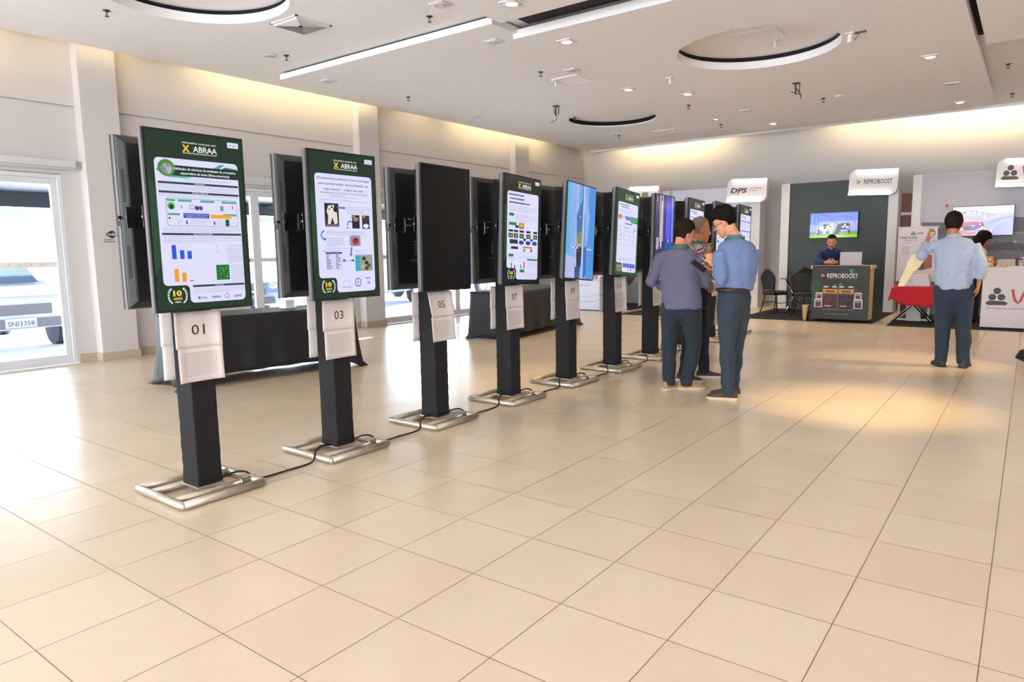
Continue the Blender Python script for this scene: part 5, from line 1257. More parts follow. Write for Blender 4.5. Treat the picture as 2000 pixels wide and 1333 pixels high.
def blend(A, B, n):
    return [A+(B-A)*i/n for i in range(n+1)]
def fuse(o, vox, smooth=4, disp=0., dsize=.12):
    m = o.modifiers.new('fuse', 'REMESH'); m.mode = 'VOXEL'; m.voxel_size = vox; m.use_smooth_shade = True
    s_ = o.modifiers.new('soften', 'SMOOTH'); s_.iterations = smooth; s_.factor = .5
    if disp:
        t = D.textures.new('folds', 'CLOUDS'); t.noise_scale = dsize; t.noise_depth = 1; t.noise_basis = 'IMPROVED_PERLIN'
        q = o.modifiers.new('folds', 'DISPLACE'); q.texture = t; q.strength = disp; q.mid_level = .5
    return o
def V3(*a): return Vector(a)
def cloth(name, c, var=.08, bs=9, b=.35): return mat(name, c, .85, var=var, vscale=9, bump=b*.7, bscale=bs*.8, sheen=.05, bdist=.02, bdis=.4, stretch=(1, 1, .6))
SKIN = {k: mat('skin_'+k, c, .5, var=.06, vscale=20, spec=.35) for k, c in (('light', '#d79a78'), ('tan', '#b87850'), ('pink', '#cf8f72'))}
HAIRM = {k: mat('hair_'+k, c, .8, var=.3, vscale=40, bump=.6, bscale=90, spec=.15, stretch=(1, 1, .4)) for k, c in (('brown', '#241711'), ('black', '#120d0b'), ('grey', '#7d6c60'), ('dark', '#1c120e'))}
def frame(head, yaw, pitch, roll=0.):
    """matrix for a head: local +y is where the face looks; yaw is measured from away (+y) towards the right (+x)"""
    return Matrix.Translation(head) @ Matrix.Rotation(-yaw, 4, 'Z') @ Matrix.Rotation(roll, 4, 'Y') @ Matrix.Rotation(pitch, 4, 'X')
HP = [(-.005, .058, .022, .022), (.015, .05, .040, .040), (.045, .03, .054, .066), (.075, .014, .064, .083), (.11, .002, .071, .094), (.145, -.004, .075, .098), (.175, -.007, .073, .094), (.2, -.008, .064, .083), (.22, -.009, .046, .062), (.232, -.009, .022, .03)]
def headprof(z):
    for (a, b) in zip(HP, HP[1:]):
        if a[0] <= z <= b[0]:
            t = (z-a[0])/(b[0]-a[0]); return [a[i]+(b[i]-a[i])*t for i in (1, 2, 3)]
    return list(HP[-1][1:])
def head(mb, F, ears=True):
    n = 20; R = [[F @ V3(rx*math.cos(2*PI*k/n), yc+ry*math.sin(2*PI*k/n), z) for k in range(n)] for z, yc, rx, ry in HP]
    mb.rings(cap_rings(R))
    def ell(c, s_): mb.sphere((0, 0, 0), 1, 10); N = 9*10; \
        mb.v.__setitem__(slice(len(mb.v)-N, len(mb.v)), [tuple(F @ V3(c[0]+p[0]*s_[0], c[1]+p[1]*s_[1], c[2]+p[2]*s_[2])) for p in mb.v[-N:]])
    loft(mb, [(F @ V3(0, .086, .125), .009), (F @ V3(0, .101, .098), .011), (F @ V3(0, .112, .078), .014), (F @ V3(0, .095, .070), .014)], 10)
    ell((.028, .083, .126), (.026, .014, .008)); ell((-.028, .083, .126), (.026, .014, .008))
    ell((0, .088, .043), (.023, .012, .006)); ell((0, .086, .033), (.02, .012, .007)); ell((0, .075, .008), (.022, .018, .016))
    ell((.04, .06, .075), (.022, .025, .02)); ell((-.04, .06, .075), (.022, .025, .02))
    for sx in (-1, 1):
        ell((sx*.076, -.006, .098), (.011, .017, .029)); ell((sx*.073, .004, .085), (.008, .01, .014))
def face_bits(parent, F):
    for sx in (-1, 1):
        MB().sphere(tuple(F @ V3(sx*.03, .083, .108)), .0085, 10).build('eye', mat('eye_white', '#9c8378', .3), parent)
        MB().sphere(tuple(F @ V3(sx*.03, .0905, .105)), .0048, 8).build('iris', mat('iris_dark', '#2a1a12', .2), parent)
        MB().tube([F @ V3(sx*.014, .096, .128), F @ V3(sx*.03, .096, .133), F @ V3(sx*.048, .084, .129)], .0035, 6).build('eyebrow', HAIRM['dark'], parent)
    MB().tube([F @ V3(-.02, .094, .038), F @ V3(0, .1005, .039), F @ V3(.02, .094, .038)], .0035, 6).build('lips', mat('lip_red', '#a4604e', .5), parent)
def hair(parent, F, m, front=.19, side=.12, back=.04, thick=.014, seed=0, name='hair', top=1.0, temple=.15):
    n = 40; rows = 12; R = []; rr = random.Random(seed)
    for j in range(rows+1):
        ring = []
        for k in range(n):
            th = 2*PI*k/n                  # 0 = right, pi/2 = face
            f = math.sin(th)
            if f > .55: lo = front
            elif f > .1: lo = temple+(front-temple)*(f-.1)/.45
            elif f > -.3: lo = side+(temple-side)*(f+.3)/.4
            else: lo = side+(back-side)*min(1, (-f-.3)/.45)
            z = lo+(.2335-lo)*(j/rows)**.8
            yc, rx, ry = headprof(z)
            g = thick*(1 if 0 < j else .55)*(.85+.15*math.sin(th*7+seed)*math.sin(j*.9))+rr.uniform(-.0008, .0008)
            if j == rows: ring.append(F @ V3(.006*math.cos(th), yc+.008*math.sin(th), .2335+.017+thick*top)); continue
            up = (.010+thick*top)*(max(0, z-.17)/.0635)
            ring.append(F @ V3((rx+g)*math.cos(th), yc+(ry+g)*math.sin(th), z+up))
        R.append(ring)
    # closed shell: outer rings then inner rings back down
    inner = []
    for j in (rows-2, rows//2, 0):
        ring = []
        for k in range(n):
            p = Vector(R[j][k]); c = F @ V3(0, -.005, .13); ring.append(p+(c-p).normalized()*(.016 if j else .012))
        inner.append(ring)
    mb = MB().rings(R+inner, 0, False, True, True)
    return mb.build(name, m, parent)
def hand(mb, wr, el, palm_n, curl=.5, k=1.0, thumb=1, spread=.12, fdir=None):
    """hand after the wrist; palm_n: direction the palm faces; thumb: +1/-1 side"""
    wr, el = Vector(wr), Vector(el); d = (Vector(fdir) if fdir is not None else wr-el).normalized(); N = Vector(palm_n); N = (N-d*N.dot(d)).normalized(); S = d.cross(N)*thumb
    pc = wr+d*.045*k
    loft(mb, [(wr-d*.01, .026*k, .020*k), (wr+d*.02*k, .032*k, .018*k), (wr+d*.06*k, .041*k, .017*k), (wr+d*.088*k, .040*k, .014*k)], 12, S)
    for i, (off, L, r) in enumerate(((.030, .072, .0088), (.010, .080, .0092), (-.011, .075, .0088), (-.030, .060, .0078))):
        b = wr+d*.085*k+S*off*k; dirn = (d+S*off*spread*10).normalized(); pts = [(b-dirn*.02*k, r*k)]; p = b; ang = 0
        for s_, frac in enumerate((.42, .33, .25)):
            ang += curl*(.75 if s_ == 0 else .95)*(1+.1*i); dv = dirn*math.cos(ang)+N*math.sin(ang)
            p = p+dv*L*frac*k; pts.append((p, r*k*(1-.1*(s_+1))))
        loft(mb, pts, 8)
    tb_ = wr+d*.028*k+S*.026*k; td = (d*.65+S*.7+N*.35).normalized()
    p1 = tb_+td*.036*k; p2 = p1+(td*.6+d*.5+N*.5*curl).normalized()*.028*k; p3 = p2+(d*.8+N*.7*curl-S*.2).normalized()*.022*k
    loft(mb, [(tb_-td*.015*k, .012*k), (p1, .011*k), (p2, .0098*k), (p3, .0082*k)], 8)
def foot(parent, ank, yaw, L, m, sole, pitch=0., heel=.07, name='shoe'):
    """ank: point on the floor below the ankle"""
    F = Matrix.Translation(Vector(ank)) @ Matrix.Rotation(-yaw, 4, 'Z') @ Matrix.Rotation(pitch, 4, 'X')
    pr = [(-.078, .026, .06), (-.066, .036, .088), (-.03, .041, .10), (.02, .042, .098), (.06, .045, .080), (.10, .049, .064), (.14, .049, .054), (.175, .038, .044), (.192, .020, .032)]
    R = []
    for y, w_, h_ in pr:
        y = y*L; R.append([F @ V3(w_*math.cos(a)*(1 if math.sin(a) < 0 else .92), y, .022+max(0, h_-.022)*max(0, math.sin(a))**.7 if math.sin(a) > 0 else .022) for a in [2*PI*i/18 for i in range(18)]])
    s_ = MB().rings(R).build(name, m, parent)
    R = []
    for z, k in ((.0, .96), (.008, 1.0), (.026, 1.0)):
        ring = []
        for y, w_, h_ in pr: ring.append(F @ V3((w_+.003)*k, y*L*k, z))
        for y, w_, h_ in pr[::-1]: ring.append(F @ V3(-(w_+.003)*k, y*L*k, z))
        R.append(ring)
    MB().rings(R, 0, True, False).build('sole', sole, s_)
    return s_
def person(name, label, loc, J, shirt_m, pants_m, skin, hairf, shoe_m, sole_m, opt):
    x, y = loc; yaw = math.atan2(x, y)            # local +y points away from where the picture was taken
    r = empty('person', label, 'person', (x, y, 0), -yaw)
    hd, nk, ch, pv = (V3(*J[k]) for k in ('head', 'neck', 'chest', 'pelvis')); hd = hd-V3(0, 0, .012); nk = nk-V3(0, 0, .005)
    ty = J['torso_yaw']; py = J.get('pelvis_yaw', ty); F = frame(hd, J['head_yaw'], J['head_pitch'], J.get('head_roll', 0))
    S = V3(math.cos(ty), -math.sin(ty), 0); PS = V3(math.cos(py), -math.sin(py), 0)
    b = MB(); head(b, F)
    loft(b, [(F @ V3(0, -.02, .06), .056, .06), (F @ V3(0, -.022, .0), .053, .056), (nk+V3(0, 0, .03), .056, .056), (nk-V3(0, 0, .05), .06, .055)], 14, S)
    bw = J.get('bulk', 1.0)
    T = [(nk-V3(0, 0, .01), .055, .05), (nk*.7+ch*.3, .08*bw, .055), (ch, .115*bw, .07*bw), (ch*.5+pv*.5+V3(0, 0, .03), .11*bw, .07*bw), (pv+V3(0, 0, .06), .12*bw, .075*bw), (pv-V3(0, 0, .04), .12*bw, .07*bw)]
    loft(b, T, 18, S)
    for sd in ('l', 'r'):
        sh, el, wr = (V3(*J[k+sd]) for k in ('sh_', 'el_', 'wr_'))
        loft(b, [(sh*.7+ch*.3-V3(0, 0, .01), .028), (sh*.5+el*.5, .03), (el, .026), (el*.6+wr*.4, .030), (wr, .025, .021)], 12)
        hand(b, wr, el, J.get('palm_'+sd, (0, 1, 0)), J.get('curl_'+sd, .45), 1.0, J.get('thumb_'+sd, 1), fdir=J.get('fdir_'+sd))
        hp, kn, an = (V3(*J[k+sd]) for k in ('hip_', 'kn_', 'an_'))
        loft(b, [(hp, .08), (hp*.5+kn*.5, .068), (kn, .05), (kn*.65+an*.35, .05), (an+V3(0, 0, .06), .034), (an+V3(0, 0, .03), .036)], 12)
    body = b.build('body', skin, r); fuse(body, .0065, 3)
    face_bits(r, F)
    if hairf: hair(r, F, **hairf)
    # trousers
    t = MB(); cw = opt.get('leg', 1.0)
    loft(t, [(pv+V3(0, 0, .09), .155*bw, .112*bw), (pv+V3(0, 0, .02), .17*bw, .125*bw), (pv-V3(0, 0, .08), .168*bw, .125*bw)], 20, PS)
    for sd in ('l', 'r'):
        hp, kn, an = (V3(*J[k+sd]) for k in ('hip_', 'kn_', 'an_'))
        loft(t, [(hp+V3(0, 0, .02), .105*cw), (hp*.72+kn*.28, .100*cw), (hp*.4+kn*.6, .084*cw), (kn, .073*cw), (kn*.7+an*.3, .070*cw), (kn*.3+an*.7, .064*cw), (an+V3(0, 0, .075), .060*cw), (an+V3(0, 0, .045), .066*cw)], 16, PS, caps=(True, False))
    tr = t.build('trousers', pants_m, r); fuse(tr, .012, 8, .030, .11)
    # shirt
    s_ = MB(); hem = opt.get('hem', .10); sw = opt.get('sleeve', 1.0); hw = opt.get('hemw', 1.0)
    up = (nk-pv).normalized()
    T = [(nk-up*.008, .075, .074), (nk-up*.020, .108, .086), (nk-up*.036, .145*bw, .096), (nk-up*.07, .172*bw, .110*bw), (ch+up*.02, .192*bw, .13*bw), (ch-up*.06, .188*bw, .132*bw), (ch*.55+pv*.45+up*.02, .176*bw*hw, .13*bw*hw), (pv+up*(.10), .178*bw*hw, .133*bw*hw), (pv+up*(.10-hem), .186*bw*hw, .138*bw*hw)]
    loft(s_, T, 22, S, caps=(True, False))
    for sd in ('l', 'r'):
        sh, el, wr = (V3(*J[k+sd]) for k in ('sh_', 'el_', 'wr_')); cuff = opt.get('cuff', .85)
        e2 = el+(wr-el)*cuff
        loft(s_, [(sh*.55+(nk-up*.10)*.45-up*.01, .05), (sh*.85+(nk-up*.09)*.15-up*.012, .060*sw), (sh*.92+el*.08-up*.01, .066*sw), (sh*.55+el*.45, .065*sw), (el, .062*sw), (el*.5+e2*.5, .056*sw), (e2, .046*sw)], 14, caps=(True, False)); s_.sphere(tuple(el), .058*sw, 12)
    so = s_.build('shirt', shirt_m, r); fuse(so, .011, 12, .034, .13)
    q = so.modifiers.new('creases', 'DISPLACE'); tx = D.textures.new('creases', 'CLOUDS'); tx.noise_scale = .045; tx.noise_depth = 1; q.texture = tx; q.strength = .012; q.mid_level = .5
    if opt.get('yoke'):
        fw = V3(-S.y, S.x, 0)
        for P_, Q_, a_ in ((nk-up*.10-S*.16, nk-up*.10+S*.16, up),):
            n = 30; g = MB(); c_ = [P_+(Q_-P_)*i/n-fw*.2 for i in range(n+1)]
            g.add([p+a_*sg*.003 for sg in (-1, 1) for p in c_], [(i, i+1, n+2+i, n+1+i) for i in range(n)], 0, True)
            o_ = g.build('seam', shirt_m, r); w_ = o_.modifiers.new('wrap', 'SHRINKWRAP'); w_.target = so; w_.offset = .0015; w_.wrap_method = 'NEAREST_SURFACEPOINT'
            w_ = o_.modifiers.new('thick', 'SOLIDIFY'); w_.thickness = .003; w_.offset = 1
    # collar
    cR = []
    for z, k in ((-.03, 1.28), (.012, 1.16), (.03, 1.08), (.012, 1.05), (-.03, 1.1)):
        c = nk+up*(z+.002); fw = V3(-S.y, S.x, 0)
        cR.append([c+S*.062*k*math.cos(a)+fw*.062*k*math.sin(a)-up*.02*max(0, math.sin(a)) for a in [2*PI*i/22 for i in range(22)]])
    MB().rings(cR, 0, False, True, True).build('collar', shirt_m, r)
    for sd in ('l', 'r'):
        an = V3(*J['an_'+sd]); foot(r, (an.x, an.y, an.z), J['foot_'+sd], opt.get('shoe_len', 1.0)*1.02, shoe_m, sole_m, J.get('fp_'+sd, 0))
    if opt.get('pockets'):
        fw = V3(-PS.y, PS.x, 0)
        for sg in (-1, 1):
            c = pv-fw*.16+PS*sg*.078-V3(0, 0, .03); g = MB(); n = 8
            g.add([c+PS*(-.06+.12*i/n)*(1-.12*j/n)-V3(0, 0, -.07+(.14+(.02 if abs(i-n/2) < 2 else .0)*(j == n))*j/n) for j in range(n+1) for i in range(n+1)], [(j*(n+1)+i, j*(n+1)+i+1, (j+1)*(n+1)+i+1, (j+1)*(n+1)+i) for j in range(n) for i in range(n)], 0, True)
            po = g.build('pocket', pants_m, r); w_ = po.modifiers.new('wrap', 'SHRINKWRAP'); w_.target = tr; w_.offset = .002; w_.wrap_method = 'NEAREST_SURFACEPOINT'
            q = po.modifiers.new('thick', 'SOLIDIFY'); q.thickness = .004; q.offset = 1
    if opt.get('belt'):
        R = []
        for z, k in ((.072, 1.0), (.072, 1.03), (.108, 1.03), (.108, 1.0)):
            c = pv+V3(0, 0, z); fw = V3(-PS.y, PS.x, 0); R.append([c+PS*.172*bw*k*math.cos(a)+fw*.126*bw*k*math.sin(a) for a in [2*PI*i/30 for i in range(30)]])
        MB().rings(R, 0, False, True, True).build('belt', mat('brown_belt', '#2c211d', .4), r)
    if opt.get('lanyard'):
        fw = V3(-S.y, S.x, 0); pts = []
        for i in range(25):
            a = PI*1.5+(i/24-.5)*PI*1.5; pts.append(nk+up*(.006-.035*max(0, math.sin(a)+.2))+S*.086*math.cos(a)+fw*.088*math.sin(a))
        R = [[p+up*.010+(p-nk).normalized()*.0, p+up*.010+(p-nk-up*(p-nk).dot(up)).normalized()*.003, p-up*.010+(p-nk-up*(p-nk).dot(up)).normalized()*.003, p-up*.010] for p in pts]
        MB().rings(R, 0, True, False).build('lanyard', mat('green_lanyard', '#1f6e4c', .6), r)
    return r, F, S
JEAN = cloth('blue_denim', '#283543', .3, 14, .4); JEAN2 = cloth('dark_blue_denim', '#1e2833', .25, 14, .4); JEAN3 = cloth('mid_blue_denim', '#222f40', .22, 14, .4); NAVY = cloth('navy_trousers', '#10131f', .1)
TAN = mat('tan_suede', '#a9805a', .8, var=.1); BRN = mat('brown_suede', '#4e3b32', .8, var=.1); SOLE = mat('cream_sole', '#cdb896', .7); SOLEW = mat('white_sole', '#dcd6d0', .6); BLK = mat('black_leather', '#1b191c', .5)

# man in the mauve shirt, back to us, turned to the right
P1, F1, S1 = person('p', 'person in untucked mauve shirt and dark jeans, back turned, left of three talking', (-2.75, 6.4), dict(
    head=(.03, .03, 1.43), neck=(.015, 0, 1.40), chest=(.0, .0, 1.22), pelvis=(.035, .0, .86), head_yaw=1.0, head_pitch=-.2, torso_yaw=.42, pelvis_yaw=.5,
    sh_l=(-.165, .06, 1.335), el_l=(-.262, .14, 1.06), wr_l=(-.10, .31, .98), palm_l=(1, 0, 0), thumb_l=-1,
    sh_r=(.175, -.07, 1.31), el_r=(.262, .03, 1.05), wr_r=(.315, .20, 1.0), palm_r=(-1, 0, 0), curl_r=.8,
    hip_l=(-.055, .03, .82), kn_l=(-.085, .04, .44), an_l=(-.075, -.06, .0), hip_r=(.115, -.03, .82), kn_r=(.16, .03, .45), an_r=(.085, -.02, .0), foot_l=.75, foot_r=1.35, bulk=.98),
    cloth('mauve_shirt', '#636179', .08, 7, .4), JEAN2, SKIN['pink'], dict(m=HAIRM['brown'], front=.17, side=.085, back=.035, thick=.017, temple=.11), TAN, SOLE, dict(hem=.16, hemw=1.13, lanyard=True, leg=1.06, cuff=.95))
# grey-haired man in the checked shirt
def checked():
    m, nt, b = new_mat('checked_shirt'); N = nt.nodes; L = nt.links
    tc = N.new('ShaderNodeTexCoord'); mp = N.new('ShaderNodeMapping'); mp.inputs['Rotation'].default_value = (.3, .4, .7); mp.inputs['Scale'].default_value = (52, 52, 52); L.new(tc.outputs['Object'], mp.inputs[0])
    ck = N.new('ShaderNodeTexChecker'); ck.inputs['Scale'].default_value = 1; L.new(mp.outputs[0], ck.inputs[0]); ck.inputs[1].default_value = hx('#c9b6b8'); ck.inputs[2].default_value = hx('#5c3c48')
    L.new(ck.outputs[0], b.inputs['Base Color']); b.inputs['Roughness'].default_value = .85; return m
P2, F2, S2 = person('p', 'person with thinning grey hair in a checked shirt, between the two in blue', (-2.78, 7.0), dict(
    head=(.0, .02, 1.475), neck=(-.03, 0, 1.45), chest=(-.03, 0, 1.27), pelvis=(-.02, 0, .93), head_yaw=1.25, head_pitch=-.06, torso_yaw=1.1, pelvis_yaw=1.2,
    sh_l=(.03, .17, 1.39), el_l=(.1, .24, 1.12), wr_l=(.27, .1, 1.04), palm_l=(0, -1, 0), sh_r=(-.09, -.15, 1.39), el_r=(-.03, -.2, 1.1), wr_r=(.16, -.16, .98), palm_r=(0, 0, 1), curl_r=.9,
    hip_l=(-.01, .09, .9), kn_l=(.05, .1, .48), an_l=(.07, .1, 0), hip_r=(-.04, -.08, .9), kn_r=(-.09, -.1, .5), an_r=(-.13, -.14, 0), foot_l=1.5, foot_r=1.9),
    checked(), NAVY, SKIN['tan'], dict(m=HAIRM['grey'], front=.205, side=.10, back=.04, thick=.005, temple=.17), mat('dark_brown_leather', '#4a3129', .5), SOLEW, dict(hem=.06, lanyard=True, cuff=.5, leg=.95))
# man with glasses holding the gourd
P3, F3, S3 = person('p', 'person in blue shirt, jeans and blue glasses, holding a gourd drink', (-2.25, 6.25), dict(
    head=(.045, .05, 1.53), neck=(.09, .0, 1.475), chest=(.125, -.0, 1.27), pelvis=(.10, .0, .92), head_yaw=-1.38, head_pitch=-.42, torso_yaw=-.62, pelvis_yaw=-.9,
    sh_l=(-.035, -.10, 1.37), el_l=(-.02, -.20, 1.10), wr_l=(-.10, -.08, 1.245), palm_l=(-.3, .9, .2), thumb_l=1, curl_l=.75, fdir_l=(-.25, .3, .8),
    sh_r=(.275, .10, 1.37), el_r=(.22, .24, 1.1), wr_r=(-.07, .03, 1.19), palm_r=(-.1, 0, 1), curl_r=.6, fdir_r=(-1, -.35, .1),
    hip_l=(.05, -.07, .88), kn_l=(.05, -.10, .48), an_l=(.07, -.11, 0), hip_r=(.15, .06, .88), kn_r=(.13, .05, .48), an_r=(.1, .07, 0), foot_l=-1.5, foot_r=-1.6, bulk=1.03),
    cloth('blue_shirt', '#697ca8', .08, 7, .4), JEAN, SKIN['light'], dict(m=HAIRM['black'], front=.165, side=.105, back=.045, thick=.024, temple=.13, top=1.2), BRN, SOLE, dict(pockets=True, hem=-.012, belt=True, lanyard=True, cuff=.62, leg=.98, sleeve=.98, hemw=1.04))
gl = MB()
for sx in (-1, 1): gl.rings([[tuple(F3 @ V3(sx*.033+(.026+r_*math.cos(b_))*math.cos(a_), .100-.004*abs(math.cos(a_))+r_*math.sin(b_), .106+(.019+r_*math.cos(b_))*math.sin(a_))) for b_ in [2*PI*i/6 for i in range(6)]] for a_ in [2*PI*i/20 for i in range(20)] for r_ in (.0026,)], 0, False, True, True); gl.tube([F3 @ V3(sx*.06, .094, .112), F3 @ V3(sx*.079, .05, .110), F3 @ V3(sx*.082, -.01, .106)], .0026, 6)
gl.tube([F3 @ V3(-.009, .104, .11), F3 @ V3(.009, .104, .11)], .0026, 6); gl.build('glasses', mat('blue_frame_glasses', '#1f2f8c', .3), P3)
MB().tube([V3(-.092, -.10, 1.22)+V3(.028*math.cos(a), .028*math.sin(a), .008*math.sin(a)) for a in [2*PI*i/16 for i in range(17)]], .006, 6).build('watch', 'black_plastic', P3)
# man in the pale shirt with raised arm
P4, F4, S4 = person('p', 'person in pale blue shirt and jeans seen from behind, left arm raised with a bag', (-.66, 9.2), dict(
    head=(-.055, .0, 1.505), neck=(-.045, -.01, 1.48), chest=(-.03, 0, 1.29), pelvis=(-.02, 0, .90), head_yaw=.12, head_pitch=-.02, torso_yaw=.12,
    sh_l=(-.215, .01, 1.405), el_l=(-.345, .10, 1.26), wr_l=(-.295, .22, 1.475), palm_l=(1, 0, .1), curl_l=1.2, thumb_l=1, sh_r=(.135, 0, 1.40), el_r=(.235, -.03, 1.13), wr_r=(.215, -.02, .945), palm_r=(-1, 0, 0), curl_r=.3, thumb_r=-1,
    hip_l=(-.105, 0, .87), kn_l=(-.10, .02, .47), an_l=(-.095, .02, 0), hip_r=(.075, 0, .87), kn_r=(.10, .02, .47), an_r=(.125, .03, 0), foot_l=-.35, foot_r=.2, bulk=1.03),
    cloth('pale_blue_shirt', '#a2adc4', .06, 7, .35), JEAN3, SKIN['tan'], dict(m=HAIRM['brown'], front=.17, side=.09, back=.035, thick=.018, temple=.12), mat('dark_leather_shoe', '#2f2926', .5), BLK, dict(hem=.11, leg=1.08, cuff=.72, sleeve=1.05))
# bearded man behind the counter
P5, F5, S5 = person('p', 'person with grey beard and navy shirt leaning on the printed counter, holding a phone', (-2.95, 14.47), dict(
    head=(-.145, -.10, 1.375), neck=(-.15, -.03, 1.345), chest=(-.14, .06, 1.19), pelvis=(-.13, .22, .90), head_yaw=PI, head_pitch=-.30, torso_yaw=PI,
    sh_l=(.055, -.01, 1.285), el_l=(.08, -.31, 1.085), wr_l=(-.06, -.50, 1.09), palm_l=(-1, 0, .3), curl_l=.7, thumb_l=-1, sh_r=(-.345, -.01, 1.275), el_r=(-.37, -.31, 1.085), wr_r=(-.215, -.50, 1.09), palm_r=(1, 0, .3), curl_r=.7, thumb_r=1,
    hip_l=(-.05, .2, .87), kn_l=(-.05, .22, .46), an_l=(-.04, .2, 0), hip_r=(-.22, .2, .87), kn_r=(-.22, .2, .46), an_r=(-.24, .2, 0), foot_l=PI, foot_r=PI, bulk=1.1),
    cloth('navy_shirt', '#1b2d5c', .1, 7, .4), NAVY, SKIN['pink'], dict(m=HAIRM['dark'], front=.195, side=.12, back=.05, thick=.012, temple=.17), BLK, BLK, dict(hem=.08, cuff=.8))
bd = MB(); R = []
for j in range(7):
    z = -.012+j*.0125; ring = []
    yc, rx, ry = headprof(max(z, -.005)); 
    for k in range(22):
        th = -.15+(PI+.3)*k/21; ring.append(F5 @ V3((rx+.008)*math.cos(th), yc+(ry+.010)*math.sin(th)*(1 if j < 4 else .98), z-.006))
    for k in range(22):
        th = -.15+(PI+.3)*(21-k)/21; ring.append(F5 @ V3((rx-.008)*math.cos(th), yc+(ry-.012)*math.sin(th), z-.004))
    R.append(ring)
R = R[:4]
bd.rings(R); bd.build('beard', mat('grey_beard', '#8f8a88', .8, var=.3, vscale=50), P5)
MB().tube([F5 @ V3(-.03, .092, .045), F5 @ V3(-.015, .102, .056), F5 @ V3(.015, .102, .056), F5 @ V3(.03, .092, .045)], .006, 8).build('moustache', HAIRM['dark'], P5)
# woman behind the white counter
P6, F6, S6 = person('p', 'person with long dark hair and cream blouse bending behind the white counter', (-.95, 14.7), dict(
    head=(.20, -.05, 1.38), neck=(.18, .02, 1.37), chest=(.17, .05, 1.2), pelvis=(.12, .1, .88), head_yaw=1.2, head_pitch=-.5, torso_yaw=.9,
    sh_l=(.06, .13, 1.3), el_l=(.12, .2, 1.05), wr_l=(.3, .1, 1.06), sh_r=(.27, -.10, 1.29), el_r=(.22, -.24, 1.05), wr_r=(.36, -.3, 1.07), palm_l=(0, 0, -1), palm_r=(0, 0, -1),
    hip_l=(.06, .12, .84), kn_l=(.06, .1, .45), an_l=(.06, .1, 0), hip_r=(.2, .06, .84), kn_r=(.2, .06, .45), an_r=(.2, .05, 0), foot_l=1., foot_r=1., bulk=.9),
    cloth('cream_blouse', '#e3cf9c', .05, 7, .3), NAVY, SKIN['tan'], dict(m=HAIRM['dark'], front=.17, side=.0, back=-.005+.0, thick=.03, temple=.03), BLK, BLK, dict(hem=.1, cuff=.7))
hr = MB(); loft(hr, [(F6 @ V3(0, -.05, .16), .085, .07), (F6 @ V3(0, -.075, .07), .095, .065), (F6 @ V3(-.01, -.09, -.02), .10, .055), (F6 @ V3(-.02, -.085, -.10), .085, .045), (F6 @ V3(-.03, -.08, -.16), .05, .03)], 16, S6); hr.build('long_hair', HAIRM['dark'], P6)
# somebody walking out of the picture at the right
P7, F7, S7 = person('p', 'person in dark clothes leaving at the right edge, only a shoe in view', (.47, 9.9), dict(
    head=(.12, .0, 1.5), neck=(.1, 0, 1.47), chest=(.1, 0, 1.28), pelvis=(.1, 0, .92), head_yaw=1.3, head_pitch=0, torso_yaw=1.3,
    sh_l=(.05, .18, 1.4), el_l=(.05, .2, 1.12), wr_l=(.12, .2, .9), sh_r=(.15, -.18, 1.4), el_r=(.15, -.2, 1.12), wr_r=(.2, -.2, .9), palm_l=(0, -1, 0), palm_r=(0, 1, 0),
    hip_l=(.12, .08, .88), kn_l=(.22, .08, .48), an_l=(.34, .08, 0), hip_r=(.1, -.08, .88), kn_r=(-.12, -.08, .47), an_r=(-.465, -.06, .04), foot_l=1.5, foot_r=1.9, fp_r=-.35),
    cloth('black_shirt', '#1a1a20', .1), NAVY, SKIN['tan'], dict(m=HAIRM['black'], front=.17, side=.09, back=.035, thick=.016), BLK, BLK, dict(hem=.1, cuff=.85))

# ---- things the people hold
def at(loc, p):
    x, y = loc; yaw = math.atan2(x, y); return Matrix.Rotation(-yaw, 4, 'Z').to_3x3() @ Vector(p)+Vector((x, y, 0)), -yaw
c, rz = at((-2.25, 6.25), (-.128, -.02, 1.325))
gd = empty('gourd_cup', 'brown gourd cup of green mate held by the man with glasses', 'cup', c, rz)
MB().lathe([(.0, 0), (.022, .002), (.034, .02), (.037, .05), (.03, .075), (.031, .085), (.043, .102), (.041, .104), (.03, .09), (.0, .09)], n=28).build('gourd', mat('gourd_leather', '#6b4e26', .5, var=.12), gd)
MB().lathe([(.0, .096), (.034, .096), (.03, .102), (.012, .108), (.0, .108)], n=20).build('mate_herb', mat('mate_herb', '#8f9a2e', .9, var=.3, vscale=80, bump=.6, bscale=200), gd)
MB().tube([(.012, 0, .06), (.024, 0, .11), (.062, -.01, .225)], .0032, 8).build('straw', 'metal_dark', gd)
c, rz = at((-2.25, 6.25), (-.215, -.07, 1.225))
ph = empty('smartphone', 'dark smartphone held between the mauve shirt and the blue shirt', 'phone', c, rz)
rm = Euler((math.radians(-30), math.radians(38), math.radians(15))).to_matrix()
MB().box((0, 0, 0), (.15, .075, .008), 0, rm).build('case', 'black_plastic', ph, bevel=.003); [MB().box(tuple(rm @ V3(0, 0, zz)), (.135, .066, .001), 0, rm).build('display', mat('phone_screen', '#8d9299', .2), ph) for zz in (.0045,)]
c, rz = at((-2.95, 14.47), (-.14, -.53, 1.13))
ph = empty('smartphone', 'dark smartphone in the hands of the bearded man', 'phone', c, rz)
rm = Euler((math.radians(55), 0, 0)).to_matrix(); MB().box((0, 0, 0), (.072, .15, .009), 0, rm).build('case', 'black_plastic', ph, bevel=.003)
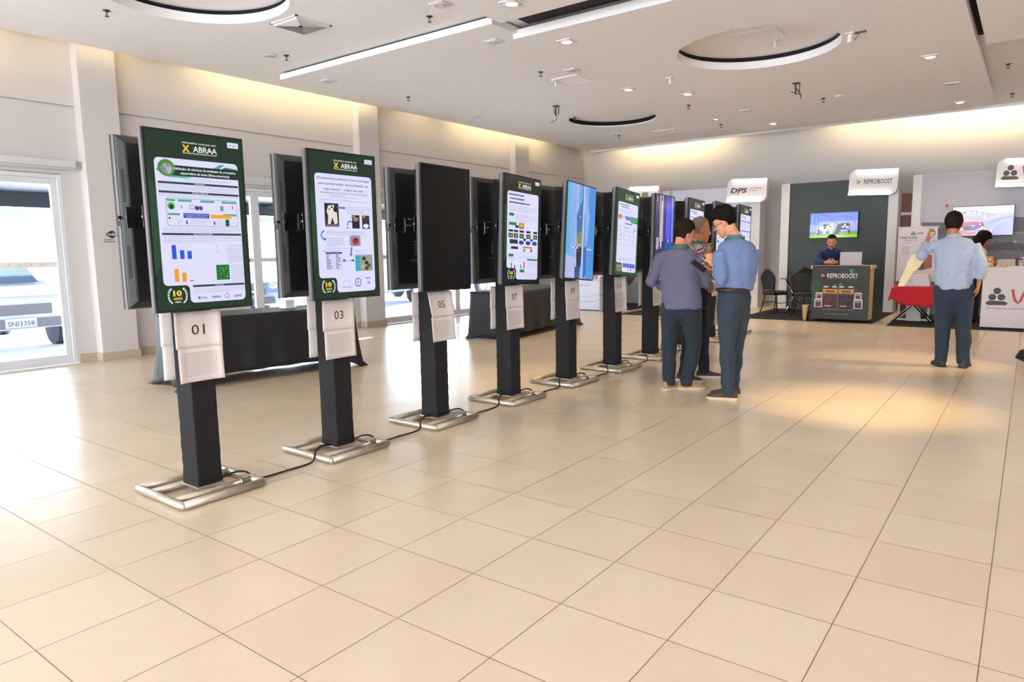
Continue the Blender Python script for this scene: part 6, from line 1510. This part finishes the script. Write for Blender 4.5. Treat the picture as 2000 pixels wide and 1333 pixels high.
# paper carrier held by the grey-haired man
c, rz = at((-2.78, 7.0), (.21, -.1, .60))
bg = empty('carrier_bag', 'beige paper carrier bag hanging between the talking men', 'bag', c, rz)
m_ = MB(); m_.rings([[(-.05, -.1, 0), (.05, -.1, 0), (.05, .1, 0), (-.05, .1, 0)], [(-.045, -.1, .16), (.045, -.1, .16), (.045, .1, .16), (-.045, .1, .16)], [(-.02, -.09, .33), (.02, -.09, .33), (.02, .09, .33), (-.02, .09, .33)]], 0, True, False); m_.build('body', mat('kraft_beige', '#b3a284', .8, var=.08), bg)
MB().tube([(.0, -.05, .32), (-.02, -.04, .39), (-.02, .04, .39), (0, .05, .32)], .004, 6).build('handle', 'beige', bg)
for c_, lb, own in (((.155, -.155, .985), 'wristband', P2), ((.325, .21, .995), 'wristband', P1)):
    MB().tube([V3(*c_)+V3(.006*math.cos(a), .030*math.cos(a), .030*math.sin(a)) for a in [2*PI*i/16 for i in range(17)]], .007, 6).build('wristband', mat('yellow_wristband', '#f0cc10', .5), own)
# cotton bag in the raised hand
c, rz = at((-.66, 9.2), (-.30, .22, 1.50))
tb2 = empty('tote_bag', 'cream cotton tote bag hanging folded from the raised hand', 'bag', c, rz)
m_ = MB()
def strip(pts, w_, th, mb):
    R = []
    for (x, z), (wx, ww) in zip(pts, w_): R.append([(x-ww, -th, z), (x+ww, -th, z), (x+ww, th, z), (x-ww, th, z)])
    mb.rings(R, 0, True, True)
strip([(.03, .035), (-.01, -.06), (-.07, -.2), (-.115, -.30)], [(0, .022), (0, .022), (0, .032), (0, .03)], .006, m_); m_.build('strap', 'beige', tb2)
m_ = MB(); strip([(-.09, -.22), (-.125, -.3), (-.17, -.42), (-.215, -.52), (-.245, -.60)], [(0, .055), (0, .062), (0, .052), (0, .044), (0, .034)], .018, m_); q = m_.build('body', 'beige', tb2, bevel=.004)
m_ = MB(); strip([(-.055, -.235), (-.07, -.3), (-.10, -.38), (-.125, -.42)], [(0, .05), (0, .045), (0, .03), (0, .012)], .02, m_); m_.build('folded_flap', 'beige', tb2, bevel=.004)
